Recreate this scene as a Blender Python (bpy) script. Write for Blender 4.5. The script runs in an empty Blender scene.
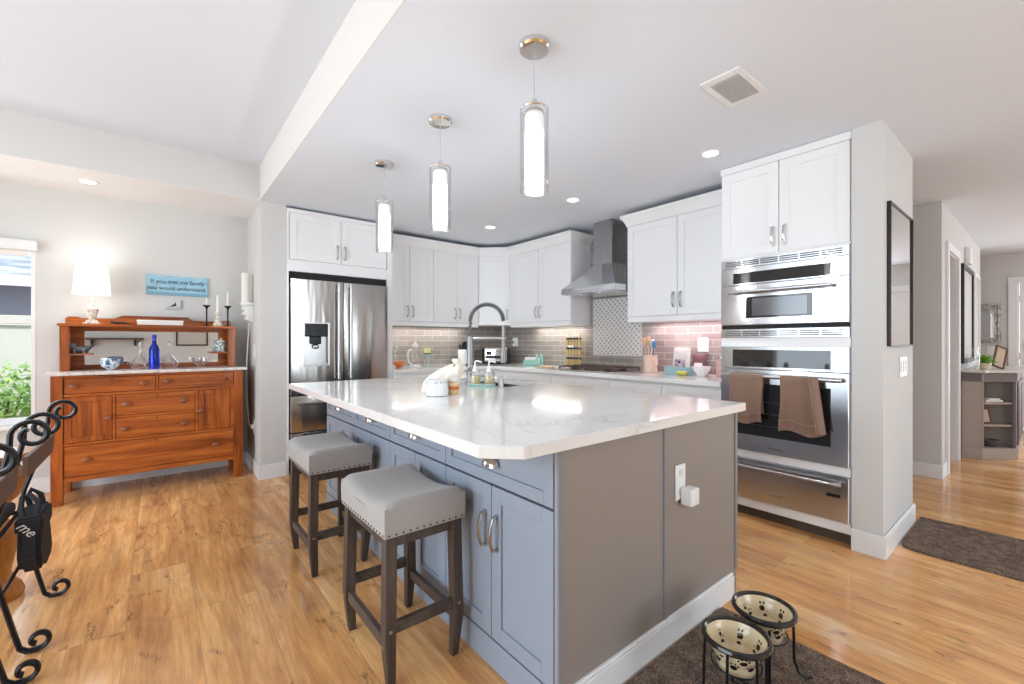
import bpy, bmesh, math, random
from mathutils import Matrix, Vector
random.seed(7)
sc = bpy.context.scene
COL = sc.collection
PI = math.pi

# ------------------------------------------------------------------ camera
FPX, CX, CY, CAMH = 438.0, 512.0, 342.0, 1.21
YAW = math.atan((512 - 158) / 438.0)
cd = bpy.data.cameras.new('camera')
cd.sensor_width = 36.0
cd.lens = 36.0 * FPX / 1024.0
cd.clip_start = 0.02
cam = bpy.data.objects.new('camera', cd)
cam.location = (0, 0, CAMH)
cam.rotation_euler = (PI / 2, 0, -YAW)
COL.objects.link(cam)
sc.camera = cam

# ------------------------------------------------------------------ world, sun, exposure
w = bpy.data.worlds.new('world'); sc.world = w; w.use_nodes = True
nt = w.node_tree; nt.nodes.clear()
bg = nt.nodes.new('ShaderNodeBackground'); out = nt.nodes.new('ShaderNodeOutputWorld')
bg.inputs[0].default_value = (0.80, 0.90, 1.0, 1); bg.inputs[1].default_value = 1.6
nt.links.new(bg.outputs[0], out.inputs[0])

sc.view_settings.view_transform = 'Standard'
sc.view_settings.look = 'None'
sc.view_settings.gamma = 1
sc.view_settings.use_curve_mapping = False
sc.view_settings.exposure = 0.27

def lamp(name, kind, loc, rot, energy, color=(1, 1, 1), sx=1, sy=1, spot=None, blend=0.5):
    l = bpy.data.lights.new(name, kind); l.energy = energy; l.color = color
    if kind == 'AREA':
        l.shape = 'RECTANGLE'; l.size = sx; l.size_y = sy
    elif kind == 'SUN':
        l.angle = sx
    else:
        l.shadow_soft_size = sx
    if spot:
        l.spot_size = spot; l.spot_blend = blend
    o = bpy.data.objects.new(name, l); o.location = loc; o.rotation_euler = rot
    COL.objects.link(o); return o

lamp('sun', 'SUN', (0, -4, 8), (math.radians(38), 0, math.radians(-25)), 3.0, (1, .95, .88), 0.02)
# window daylight; lamps behind and left of the camera are added fill
lamp('added_back_fill', 'AREA', (2.12, -2.93, 1.35), (math.radians(106), 0, 0), 38, (0.84, 0.93, 1.0), 1.75, 2.0)  # added fill, stands for an unseen window behind the camera
lamp('added_left_fill', 'AREA', (-3.13, 1.6, 1.25), (math.radians(92), 0, -PI / 2), 94, (0.78, 0.90, 1.0), 3.6, 2.2)  # added fill from the unseen room left of the camera
lamp('entry_window_daylight', 'AREA', (9.18, -1.6, 1.35), (math.radians(92), 0, PI / 2), 42, (0.88, 0.92, 1.0), 1.9, 2.0)
lamp('added_far_fill', 'AREA', (6.2, -2.93, 1.35), (math.radians(96), 0, 0), 1.5, (0.88, 0.94, 1.0), 2.6, 2.0)  # weak added fill, no window known on this side
lamp('kitchen_side_window_daylight', 'AREA', (-1.35, 5.03, 1.25), (-PI / 2, 0, 0), 10, (0.85, 0.92, 1.0), 1.0, 1.2)

# ------------------------------------------------------------------ materials
def lin(c):
    return tuple(((x / 255) / 12.92 if x / 255 <= 0.04045 else ((x / 255 + .055) / 1.055) ** 2.4) for x in c) + (1,)
MATS = {}
def mat(name, rgb=(200, 200, 200), rough=.5, metal=0, spec=.5, emit=None, es=0, trans=0, ior=1.45, coat=0, bump=0, bscale=200, sheen=0, alpha=1):
    if name in MATS: return MATS[name]
    m = bpy.data.materials.new(name); m.use_nodes = True; MATS[name] = m
    b = m.node_tree.nodes['Principled BSDF']
    b.inputs['Base Color'].default_value = lin(rgb); b.inputs['Roughness'].default_value = rough
    b.inputs['Metallic'].default_value = metal; b.inputs['Specular IOR Level'].default_value = spec
    b.inputs['Transmission Weight'].default_value = trans; b.inputs['IOR'].default_value = ior
    b.inputs['Coat Weight'].default_value = coat; b.inputs['Sheen Weight'].default_value = sheen
    b.inputs['Alpha'].default_value = alpha
    if emit:
        b.inputs['Emission Color'].default_value = lin(emit); b.inputs['Emission Strength'].default_value = es
    if bump:
        N = m.node_tree.nodes; L = m.node_tree.links
        tc = N.new('ShaderNodeTexCoord'); n = N.new('ShaderNodeTexNoise'); bp = N.new('ShaderNodeBump')
        n.inputs['Scale'].default_value = bscale; n.inputs['Detail'].default_value = 3
        bp.inputs['Strength'].default_value = bump; bp.inputs['Distance'].default_value = .002
        L.new(tc.outputs['Object'], n.inputs['Vector']); L.new(n.outputs[0], bp.inputs['Height']); L.new(bp.outputs[0], b.inputs['Normal'])
    return m
class NT:
    def __init__(s, m):
        s.m = m; s.N = m.node_tree.nodes; s.L = m.node_tree.links; s.b = s.N['Principled BSDF']
    def n(s, t, **k):
        x = s.N.new(t)
        for a, v in k.items(): setattr(x, a, v)
        return x
    def l(s, a, b): s.L.new(a, b)
    def ramp(s, fac, stops, interp='LINEAR'):
        r = s.n('ShaderNodeValToRGB'); r.color_ramp.interpolation = interp
        e = r.color_ramp.elements
        while len(e) < len(stops): e.new(.5)
        for i, (p, c) in enumerate(stops): e[i].position = p; e[i].color = lin(c) if len(c) == 3 else c
        s.l(fac, r.inputs[0]); return r.outputs[0]
    def pos(s, scale=(1, 1, 1), coord='Object', rot=(0, 0, 0), loc=(0, 0, 0)):
        if coord == 'World': src = s.n('ShaderNodeNewGeometry').outputs['Position']
        else: src = s.n('ShaderNodeTexCoord').outputs[coord]
        mp = s.n('ShaderNodeMapping'); mp.inputs['Scale'].default_value = scale; mp.inputs['Rotation'].default_value = rot
        mp.inputs['Location'].default_value = loc
        s.l(src, mp.inputs[0]); return mp.outputs[0]
    def noise(s, vec, scale=1, detail=4, rough=.5, dist=0):
        x = s.n('ShaderNodeTexNoise'); x.inputs['Scale'].default_value = scale; x.inputs['Detail'].default_value = detail
        x.inputs['Roughness'].default_value = rough; x.inputs['Distortion'].default_value = dist
        s.l(vec, x.inputs['Vector']); return x.outputs[0]
    def mix(s, fac, a, b, mode='MIX'):
        x = s.n('ShaderNodeMix', data_type='RGBA', blend_type=mode)
        if isinstance(fac, float): x.inputs[0].default_value = fac
        else: s.l(fac, x.inputs[0])
        for i, v in ((6, a), (7, b)):
            if isinstance(v, tuple): x.inputs[i].default_value = lin(v) if len(v) == 3 else v
            else: s.l(v, x.inputs[i])
        return x.outputs[2]
    def math(s, op, a, b=0.0):
        x = s.n('ShaderNodeMath', operation=op)
        for i, v in ((0, a), (1, b)):
            if isinstance(v, (int, float)): x.inputs[i].default_value = v
            else: s.l(v, x.inputs[i])
        return x.outputs[0]
    def bump(s, h, strength=.2, dist=.002):
        x = s.n('ShaderNodeBump'); x.inputs['Strength'].default_value = strength; x.inputs['Distance'].default_value = dist
        s.l(h, x.inputs['Height']); s.l(x.outputs[0], s.b.inputs['Normal'])
    def color(s, c): s.l(c, s.b.inputs['Base Color'])

def floor_mat():
    m = mat('oak_plank_floor', rough=.36, spec=.35); t = NT(m)
    pos = t.n('ShaderNodeNewGeometry').outputs['Position']
    sp = t.n('ShaderNodeSeparateXYZ'); t.l(pos, sp.inputs[0])
    cb = t.n('ShaderNodeCombineXYZ'); t.l(sp.outputs[1], cb.inputs[0]); t.l(t.math('SUBTRACT', sp.outputs[0], .134), cb.inputs[1])
    br = t.n('ShaderNodeTexBrick'); br.offset = .37; br.offset_frequency = 2
    t.l(cb.outputs[0], br.inputs['Vector'])
    br.inputs['Color1'].default_value = (0, 0, 0, 1); br.inputs['Color2'].default_value = (1, 1, 1, 1); br.inputs['Mortar'].default_value = (.5, .5, .5, 1)
    br.inputs['Scale'].default_value = 1; br.inputs['Brick Width'].default_value = 1.5; br.inputs['Row Height'].default_value = .24
    br.inputs['Mortar Size'].default_value = .0014; br.inputs['Mortar Smooth'].default_value = .3
    rnd = t.n('ShaderNodeSeparateColor'); t.l(br.outputs['Color'], rnd.inputs[0])
    off = t.math('MULTIPLY', rnd.outputs[0], 37.0)
    c2 = t.n('ShaderNodeCombineXYZ'); t.l(t.math('MULTIPLY', sp.outputs[1], 1.0), c2.inputs[0]); t.l(sp.outputs[0], c2.inputs[1]); t.l(off, c2.inputs[2])
    def stretch(a, b):
        mp = t.n('ShaderNodeMapping'); mp.inputs['Scale'].default_value = (a, b, 1); t.l(c2.outputs[0], mp.inputs[0]); return mp.outputs[0]
    g = t.noise(stretch(1.5, 13), 1.0, 7, .62, .8)
    g2 = t.noise(stretch(6, 90), 1.0, 3, .6, 0)
    blot = t.noise(stretch(1.1, 3.2), 1.3, 4, .6, .5)
    col = t.ramp(g, [(.28, (132, 86, 50)), (.42, (180, 124, 70)), (.56, (208, 154, 90)), (.74, (228, 186, 126))])
    col2 = t.ramp(blot, [(.3, (150, 100, 60)), (.48, (200, 140, 74)), (.6, (210, 160, 96)), (.74, (222, 190, 146))])
    col = t.mix(.48, col, col2)
    fine = t.ramp(g2, [(.3, (205, 205, 205)), (.7, (255, 255, 255))])
    col = t.mix(.6, col, fine, 'MULTIPLY')
    tone = t.ramp(rnd.outputs[0], [(0, (240, 237, 232)), (1, (255, 255, 255))])
    col = t.mix(1.0, col, tone, 'MULTIPLY')
    # knots and saw marks
    kn = t.noise(stretch(3.2, 7.5), 1.0, 2, .5, 1.5)
    km = t.ramp(kn, [(.60, (0, 0, 0)), (.70, (255, 255, 255))])
    kd = t.noise(stretch(12, 42), 1.0, 4, .7, 2.0)
    kdm = t.ramp(kd, [(.44, (0, 0, 0)), (.6, (255, 255, 255))])
    kmask = t.math('MULTIPLY', km, kdm)
    kmask = t.math('MULTIPLY', kmask, .8)
    col = t.mix(kmask, col, (96, 66, 46))
    seam = t.math('MULTIPLY', br.outputs['Fac'], .45)
    col = t.mix(seam, col, (110, 72, 42))
    hs = t.n('ShaderNodeHueSaturation'); hs.inputs['Saturation'].default_value = FLOOR_SAT; hs.inputs['Value'].default_value = FLOOR_VAL
    t.l(col, hs.inputs['Color']); t.color(hs.outputs[0])
    rr = t.ramp(g2, [(.2, (82, 82, 82)), (.8, (104, 104, 104))]); t.l(rr, t.b.inputs['Roughness'])
    h = t.math('SUBTRACT', g2, t.math('MULTIPLY', br.outputs['Fac'], 1.5)); t.bump(h, .12, .002)
    return m
FLOOR_SAT, FLOOR_VAL = .93, 1.58

def wood_mat(name, dark, mid, light, axis=0, rough=.35, coat=.15, sc_=1.0):
    m = mat(name, rough=rough, coat=coat); t = NT(m)
    s = [22 * sc_, 22 * sc_, 22 * sc_]; s[axis] = 1.6 * sc_
    v = t.pos(tuple(s)); g = t.noise(v, 1, 6, .6, .6)
    s2 = [120 * sc_] * 3; s2[axis] = 5 * sc_
    f = t.noise(t.pos(tuple(s2)), 1, 3, .6)
    c = t.ramp(g, [(.3, dark), (.5, mid), (.72, light)])
    c = t.mix(.5, c, t.ramp(f, [(.3, (190, 190, 190)), (.7, (255, 255, 255))]), 'MULTIPLY')
    t.color(c); t.bump(f, .08); return m

def quartz_mat():
    m = mat('white_quartz', rough=.1, spec=.5, coat=.2); t = NT(m)
    v = t.pos((1, 1, 1), 'World', loc=(3.3, 1.2, 0))
    d = t.noise(v, 1.6, 5, .6, 0)
    w_ = t.noise(v, 1.15, 6, .62, 1.6)
    band = t.math('ABSOLUTE', t.math('SUBTRACT', w_, .5))
    vein = t.ramp(band, [(0, (255, 255, 255)), (.012, (150, 150, 150)), (.04, (0, 0, 0))])
    msk = t.ramp(d, [(.45, (0, 0, 0)), (.65, (255, 255, 255))])
    f = t.math('MULTIPLY', t.math('MULTIPLY', vein, msk), .6)
    base = t.ramp(d, [(.35, (240, 239, 236)), (.65, (233, 232, 229))])
    t.color(t.mix(f, base, (185, 184, 182))); return m

def tile_mat(name='subway_tile', c1=(158, 150, 143), c2=(138, 131, 126), mortar=(200, 196, 190), along='y', bw=.235, rh=.0615):
    m = mat(name, rough=.12, coat=.3); t = NT(m)
    pos = t.n('ShaderNodeNewGeometry').outputs['Position']
    sp = t.n('ShaderNodeSeparateXYZ'); t.l(pos, sp.inputs[0])
    cb = t.n('ShaderNodeCombineXYZ'); t.l(sp.outputs[1 if along == 'y' else 0], cb.inputs[0]); t.l(sp.outputs[2], cb.inputs[1])
    br = t.n('ShaderNodeTexBrick'); br.offset = .5
    t.l(cb.outputs[0], br.inputs['Vector'])
    br.inputs['Color1'].default_value = lin(c1); br.inputs['Color2'].default_value = lin(c2); br.inputs['Mortar'].default_value = lin(mortar)
    br.inputs['Scale'].default_value = 1; br.inputs['Brick Width'].default_value = bw; br.inputs['Row Height'].default_value = rh
    br.inputs['Mortar Size'].default_value = .0022; br.inputs['Mortar Smooth'].default_value = .2
    t.color(br.outputs['Color'])
    wv = t.noise(t.pos((1, 1, 1), 'World'), 9, 2, .5)
    h = t.math('SUBTRACT', t.math('MULTIPLY', wv, .6), br.outputs['Fac']); t.bump(h, .25, .003)
    t.l(t.math('ADD', t.math('MULTIPLY', br.outputs['Fac'], .5), .12), t.b.inputs['Roughness']); return m

def mosaic_mat():
    m = mat('diamond_mosaic', rough=.2, coat=.2); t = NT(m)
    pos = t.n('ShaderNodeNewGeometry').outputs['Position']
    sp = t.n('ShaderNodeSeparateXYZ'); t.l(pos, sp.inputs[0])
    a = t.math('ADD', sp.outputs[1], sp.outputs[2]); b = t.math('SUBTRACT', sp.outputs[1], sp.outputs[2])
    P_ = .054
    fa = t.math('FRACT', t.math('DIVIDE', a, P_)); fb = t.math('FRACT', t.math('DIVIDE', b, P_ * 1.15))
    la = t.math('LESS_THAN', fa, .38); lb = t.math('LESS_THAN', fb, .62)
    g = t.math('MULTIPLY', la, lb)
    edge = t.math('LESS_THAN', t.math('ABSOLUTE', t.math('SUBTRACT', fa, .69)), .03)
    c = t.mix(g, (222, 219, 214), (150, 143, 138)); c = t.mix(edge, c, (196, 192, 188)); t.color(c)
    return m

def steel_mat(name, rgb=(176, 176, 176), rough=.26, axis=2):
    m = mat(name, rgb, rough, 1); t = NT(m)
    s = [260, 260, 260]; s[axis] = 2
    f = t.noise(t.pos(tuple(s)), 1, 2, .5)
    wob = t.noise(t.pos((7, 7, .7) if axis == 2 else (1, 2.5, 1.2)), 1, 2, .5, .4)
    t.bump(t.math('ADD', t.math('MULTIPLY', f, .05), t.math('MULTIPLY', wob, 9.0 if axis == 2 else 1.5)), .5, .001)
    wv = t.noise(t.pos((5, 5, .9) if axis == 2 else (1.5, 1.5, 5)), 1, 1, .4)
    r = t.ramp(wv, [(.3, (100, 100, 100)), (.7, (138, 138, 138))]); t.l(r, t.b.inputs['Roughness'])
    tg = t.n('ShaderNodeTangent'); tg.direction_type = 'RADIAL'; tg.axis = 'Z'; t.l(tg.outputs[0], t.b.inputs['Tangent'])
    t.b.inputs['Anisotropic'].default_value = .85; t.b.inputs['Anisotropic Rotation'].default_value = .25
    return m

def linen_mat():
    m = mat('grey_linen', rough=.9, sheen=.3, spec=.2); t = NT(m)
    a = t.noise(t.pos((900, 900, 160)), 1, 2, .6); b = t.noise(t.pos((160, 160, 900)), 1, 2, .6)
    f = t.math('MULTIPLY', t.math('ADD', a, b), .5)
    t.color(t.ramp(f, [(.3, (158, 155, 152)), (.7, (184, 180, 176))])); t.bump(f, .3, .001); return m

def carpet_mat():
    m = mat('brown_shag', rough=1, spec=.1); t = NT(m)
    a = t.noise(t.pos((1, 1, 1), 'World'), 140, 4, .7); b = t.noise(t.pos((1, 1, 1), 'World'), 26, 3, .6)
    f = t.math('ADD', t.math('MULTIPLY', a, .7), t.math('MULTIPLY', b, .3))
    t.color(t.ramp(f, [(.34, (60, 48, 41)), (.48, (112, 94, 82)), (.64, (170, 150, 134))])); t.bump(a, .9, .01); return m

def glass_mat(name, tint=(255, 255, 255), gl=.12, f0=None):
    m = bpy.data.materials.new(name); m.use_nodes = True; MATS[name] = m
    N = m.node_tree.nodes; L = m.node_tree.links; N.clear()
    o = N.new('ShaderNodeOutputMaterial'); mx = N.new('ShaderNodeMixShader'); tr = N.new('ShaderNodeBsdfTransparent'); g = N.new('ShaderNodeBsdfGlossy')
    fr = N.new('ShaderNodeLayerWeight'); fr.inputs[0].default_value = .35
    ad = N.new('ShaderNodeMath'); ad.operation = 'MULTIPLY_ADD'; ad.inputs[1].default_value = .75; ad.inputs[2].default_value = gl * .4
    tr.inputs[0].default_value = lin(tint); g.inputs['Roughness'].default_value = .02
    L.new(fr.outputs['Facing'], ad.inputs[0]); L.new(ad.outputs[0], mx.inputs[0]); L.new(tr.outputs[0], mx.inputs[1]); L.new(g.outputs[0], mx.inputs[2]); L.new(mx.outputs[0], o.inputs[0])
    return m

def wall_mat(name, rgb):
    m = mat(name, rgb, .85, spec=.25, bump=.08, bscale=180); return m
M_WALL = wall_mat('greige_wall_paint', (214, 213, 210))
M_CEIL = wall_mat('white_ceiling_paint', (227, 234, 243))
M_SOFF = wall_mat('warm_white_paint', (228, 224, 219))
M_TRIM = mat('white_trim_paint', (236, 236, 236), .4)
M_CAB = mat('white_cabinet_paint', (243, 243, 243), .32)
M_BLUE = mat('blue_grey_cabinet', (150, 160, 174), .38)
M_BLUED = mat('blue_grey_gap', (60, 68, 80), .6)
M_TAUPE = mat('taupe_panel', (150, 140, 132), .45)  # end panel, battens and door fronts get separate base colours
M_CHROME = mat('chrome', (225, 225, 225), .08, 1)
M_NICKEL = mat('brushed_nickel', (190, 190, 190), .28, 1)
M_STEEL = steel_mat('brushed_steel', (188, 185, 181), .26, 2)
M_STEELH = steel_mat('brushed_steel_across', (206, 208, 212), .25, 1)
M_DARKGL = mat('black_oven_glass', (34, 34, 36), .05, 0, coat=.6)
M_DARK = mat('black_plastic', (28, 28, 29), .45)
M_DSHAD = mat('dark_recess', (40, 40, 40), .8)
M_IRON = mat('black_wrought_iron', (30, 31, 34), .38, .5)
M_FLOOR = floor_mat()
M_QTZ = quartz_mat()
M_WX = wood_mat('sideboard_oak_across', (124, 60, 18), (182, 94, 34), (212, 124, 52), 0)
M_WZ = wood_mat('sideboard_oak_upright', (120, 56, 17), (174, 88, 32), (204, 116, 48), 2)
M_KNOB = wood_mat('turned_oak_knob', (120, 62, 34), (150, 88, 54), (170, 108, 70), 0)
M_LEG = wood_mat('weathered_stool_wood', (64, 53, 46), (86, 73, 64), (108, 93, 83), 2, .55, 0)
M_LEGX = wood_mat('weathered_stool_wood_across', (64, 53, 46), (86, 73, 64), (108, 93, 83), 1, .55, 0)
M_LINEN = linen_mat()
M_RUG = carpet_mat()
M_TILEY = tile_mat('subway_tile_side', along='y')
M_TILEX = tile_mat('subway_tile_back', along='x')
M_MOS = mosaic_mat()
M_GLASS = glass_mat('clear_glass')
M_BLUEGL = mat('cobalt_glass', (20, 50, 190), .03, trans=.75, ior=1.45)
M_WHITE = mat('white_ceramic', (238, 238, 236), .15, coat=.4)
M_MIRROR = mat('mirror_silver', (232, 232, 232), .01, 1)
M_CREAM = mat('cream_ceramic', (226, 208, 172), .2, coat=.4)
M_BLACKC = mat('black_glaze', (32, 28, 27), .18, coat=.4)
M_WAX = mat('ivory_wax', (238, 234, 224), .5)
M_PLATE = mat('white_plastic', (238, 238, 236), .35)
M_TEAL = mat('mint_enamel', (158, 210, 197), .3)
M_PAPER = mat('white_paper', (236, 234, 230), .8)

# ------------------------------------------------------------------ mesh helpers
class MB:
    def __init__(s, M=None):
        s.bm = bmesh.new(); s.M = M or Matrix.Identity(4)
    def _add(s, bm2):
        bm2.transform(s.M)
        me = bpy.data.meshes.new('t'); bm2.to_mesh(me); bm2.free(); s.bm.from_mesh(me); bpy.data.meshes.remove(me)
    def box(s, x0, x1, y0, y1, z0, z1, bev=0.0, seg=1, rot=None, piv=None):
        b = bmesh.new(); bmesh.ops.create_cube(b, size=1)
        b.transform(Matrix.Translation(((x0 + x1) / 2, (y0 + y1) / 2, (z0 + z1) / 2)) @ Matrix.Diagonal((abs(x1 - x0), abs(y1 - y0), abs(z1 - z0), 1)))
        if bev: bmesh.ops.bevel(b, geom=list(b.edges), offset=bev, segments=seg, affect='EDGES', profile=.5)
        if rot is not None:
            p = Vector(piv or ((x0 + x1) / 2, (y0 + y1) / 2, (z0 + z1) / 2)); b.transform(Matrix.Translation(p) @ rot @ Matrix.Translation(-p))
        s._add(b); return s
    def prism(s, pts, z0, z1, bev=0, holes=(), axis='z'):
        b = bmesh.new(); edges = []
        for loop in [pts] + list(holes):
            vs = [b.verts.new((p[0], p[1], z0)) for p in loop]
            for i in range(len(vs)): edges.append(b.edges.new((vs[i], vs[(i + 1) % len(vs)])))
        if holes: bmesh.ops.triangle_fill(b, use_beauty=True, use_dissolve=False, edges=edges)
        else: b.faces.new(list(b.verts))
        r = bmesh.ops.extrude_face_region(b, geom=list(b.faces))
        bmesh.ops.translate(b, vec=(0, 0, z1 - z0), verts=[v for v in r['geom'] if isinstance(v, bmesh.types.BMVert)])
        bmesh.ops.recalc_face_normals(b, faces=list(b.faces))
        if bev:
            es = [e for e in b.edges if len(e.link_faces) == 2 and e.calc_face_angle(0) > .5]
            bmesh.ops.bevel(b, geom=es, offset=bev, segments=2, affect='EDGES')
        if axis == 'x': b.transform(Matrix(((0, 0, 1, 0), (1, 0, 0, 0), (0, 1, 0, 0), (0, 0, 0, 1))))   # (u,v,w)->(w,u,v)
        if axis == 'y': b.transform(Matrix(((1, 0, 0, 0), (0, 0, 1, 0), (0, 1, 0, 0), (0, 0, 0, 1))))   # (u,v,w)->(u,w,v)
        bmesh.ops.recalc_face_normals(b, faces=list(b.faces))
        s._add(b); return s
    def lathe(s, prof, c=(0, 0, 0), seg=32, rot=None, sx=1, sy=1):
        b = bmesh.new(); rings = []
        for r, z in prof:
            if r <= 1e-6: rings.append([b.verts.new((0, 0, z))])
            else: rings.append([b.verts.new((r * math.cos(2 * PI * i / seg) * sx, r * math.sin(2 * PI * i / seg) * sy, z)) for i in range(seg)])
        for A, B in zip(rings, rings[1:]):
            for i in range(seg):
                j = (i + 1) % seg
                if len(A) == 1 and len(B) == 1: continue
                if len(A) == 1: b.faces.new((A[0], B[j], B[i]))
                elif len(B) == 1: b.faces.new((A[i], A[j], B[0]))
                else: b.faces.new((A[i], A[j], B[j], B[i]))
        bmesh.ops.recalc_face_normals(b, faces=list(b.faces))
        b.transform(Matrix.Translation(c) @ (rot or Matrix.Identity(4))); s._add(b); return s
    def cyl(s, c, r, h, seg=24, rot=None, r2=None):
        r2 = r if r2 is None else r2
        return s.lathe([(0, 0), (r, 0), (r2, h), (0, h)], c, seg, rot)
    def tube(s, pts, r, seg=8, closed=False, flat=1.0, caps=True):
        pts = [Vector(p) for p in pts]; n = len(pts)
        rs = r if isinstance(r, (list, tuple)) else [r] * n
        b = bmesh.new(); rings = []; up = None
        for i, p in enumerate(pts):
            if closed: t = (pts[(i + 1) % n] - pts[i - 1]).normalized()
            else: t = (pts[min(i + 1, n - 1)] - pts[max(i - 1, 0)]).normalized()
            if up is None:
                up = Vector((0, 0, 1)) if abs(t.z) < .9 else Vector((0, 1, 0))
            up = (up - t * up.dot(t)).normalized(); sd = t.cross(up)
            rings.append([b.verts.new(p + (sd * math.cos(2 * PI * k / seg) * flat + up * math.sin(2 * PI * k / seg)) * rs[i]) for k in range(seg)])
        for i in range(n if closed else n - 1):
            A, B = rings[i], rings[(i + 1) % n]
            for k in range(seg): b.faces.new((A[k], A[(k + 1) % seg], B[(k + 1) % seg], B[k]))
        if not closed and caps: b.faces.new(rings[0]); b.faces.new(rings[-1][::-1])
        bmesh.ops.recalc_face_normals(b, faces=list(b.faces)); s._add(b); return s
    def sphere(s, c, r, sx=1, sy=1, sz=1, u=16, v=10):
        b = bmesh.new(); bmesh.ops.create_uvsphere(b, u_segments=u, v_segments=v, radius=r)
        b.transform(Matrix.Translation(c) @ Matrix.Diagonal((sx, sy, sz, 1))); s._add(b); return s
    def grid(s, fn, nu, nv, thick=0):
        b = bmesh.new(); V = [[b.verts.new(fn(i / nu, j / nv)) for j in range(nv + 1)] for i in range(nu + 1)]
        for i in range(nu):
            for j in range(nv): b.faces.new((V[i][j], V[i + 1][j], V[i + 1][j + 1], V[i][j + 1]))
        if thick:
            bmesh.ops.recalc_face_normals(b, faces=list(b.faces))
            bmesh.ops.solidify(b, geom=list(b.faces), thickness=thick)
        s._add(b); return s
    def build(s, name, m, parent=None, smooth=True, ang=.6, base=None):
        me = bpy.data.meshes.new(name)
        if parent is not None:
            root = parent
            while root.parent: root = root.parent
            inv = ROOTM[root.name].inverted()
        else:
            vs = [v.co for v in s.bm.verts]
            if base is None:
                base = Vector(((min(v.x for v in vs) + max(v.x for v in vs)) / 2, (min(v.y for v in vs) + max(v.y for v in vs)) / 2, min(v.z for v in vs)))
            inv = Matrix.Translation(-Vector(base))
        s.bm.transform(inv); s.bm.to_mesh(me); s.bm.free()
        me.materials.append(m)
        if smooth:
            me.polygons.foreach_set('use_smooth', [True] * len(me.polygons))
            me.set_sharp_from_angle(angle=ang)
        o = bpy.data.objects.new(name, me); COL.objects.link(o)
        if parent is not None: o.parent = parent
        else:
            o.location = base; ROOTM[o.name] = Matrix.Translation(base)
        return o
ROOTM = {}
def thing(name, label, cat, loc, group=None, rz=0):
    o = bpy.data.objects.new(name, None); COL.objects.link(o); o.empty_display_size = .05
    o.location = loc; o.rotation_euler = (0, 0, rz); o['label'] = label; o['category'] = cat
    if group: o['group'] = group
    ROOTM[o.name] = Matrix.Translation(loc) @ Matrix.Rotation(rz, 4, 'Z'); return o
def tag(o, label, cat, group=None, kind=None):
    o['label'] = label; o['category'] = cat
    if group: o['group'] = group
    if kind: o['kind'] = kind
    return o
def struct(name, mb, m, parent=None, **k):
    o = mb.build(name, m, parent, **k)
    if parent is None: o['kind'] = 'structure'
    return o
def kids(o): return [c for c in COL.objects if c.parent == o]
def dup(o, loc, label=None, rz=None, parent=None):
    def rec(s, p):
        c = s.copy(); COL.objects.link(c); c.parent = p
        for k in kids(s): rec(k, c)
        return c
    r = rec(o, parent); r.location = loc
    if rz is not None: r.rotation_euler = (0, 0, rz)
    if label: r['label'] = label
    ROOTM[r.name] = Matrix.Translation(loc) @ Matrix.Rotation(r.rotation_euler.z, 4, 'Z')
    return r
def FR(x, y, z, deg):   # frame of a front: local x to the viewer's right, y into the cabinet, z up
    return Matrix.Translation((x, y, z)) @ Matrix.Rotation(math.radians(deg), 4, 'Z')
def RX(a): return Matrix.Rotation(a, 4, 'X')
def RY(a): return Matrix.Rotation(a, 4, 'Y')
def RZ(a): return Matrix.Rotation(a, 4, 'Z')

def shaker(M, w, h, name, m, parent, rail=.062, t=.02, handle=None, hm=None, hname='handle', label=None):
    g = .0015; b = MB(M)
    b.box(g, rail, 0, t, g, h - g, .0012); b.box(w - rail, w - g, 0, t, g, h - g, .0012)
    b.box(rail, w - rail, 0, t, g, rail, .0012); b.box(rail, w - rail, 0, t, h - rail, h - g, .0012)
    b.box(rail - .002, w - rail + .002, .008, t, rail - .002, h - rail + .002)
    o = b.build(name, m, parent)
    if handle:
        k, hx, hz = handle; q = MB(M)
        if k == 'v':   # bowed bar pull, upright
            L = .128; q.tube([(hx, .0, hz), (hx, -.02, hz + .006), (hx, -.032, hz + L * .3), (hx, -.035, hz + L * .5), (hx, -.032, hz + L * .7), (hx, -.02, hz + L - .006), (hx, 0, hz + L)], [.0065, .006, .005, .0048, .005, .006, .0065], 8, flat=1.5)
        elif k == 'h':
            L = .1; q.tube([(hx - L / 2, 0, hz), (hx - L / 2 + .006, -.02, hz), (hx - L * .2, -.03, hz), (hx, -.032, hz), (hx + L * .2, -.03, hz), (hx + L / 2 - .006, -.02, hz), (hx + L / 2, 0, hz)], .005, 8)
        elif k == 'cup':
            q.grid(lambda u, v: (hx + .042 * math.cos(PI * u) * (1 - .0 * v), -.026 * math.sin(v * PI / 2) * math.sin(PI * u) ** .5 - .001, hz - .012 + .030 * math.cos(v * PI / 2) * math.sin(PI * u) ** .6 - .004 * v), 14, 6, .0015)
            q.box(hx - .044, hx + .044, -.002, .001, hz - .014, hz - .008, .0005)
        q.build(hname, hm or M_NICKEL, o)
    return o

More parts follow.
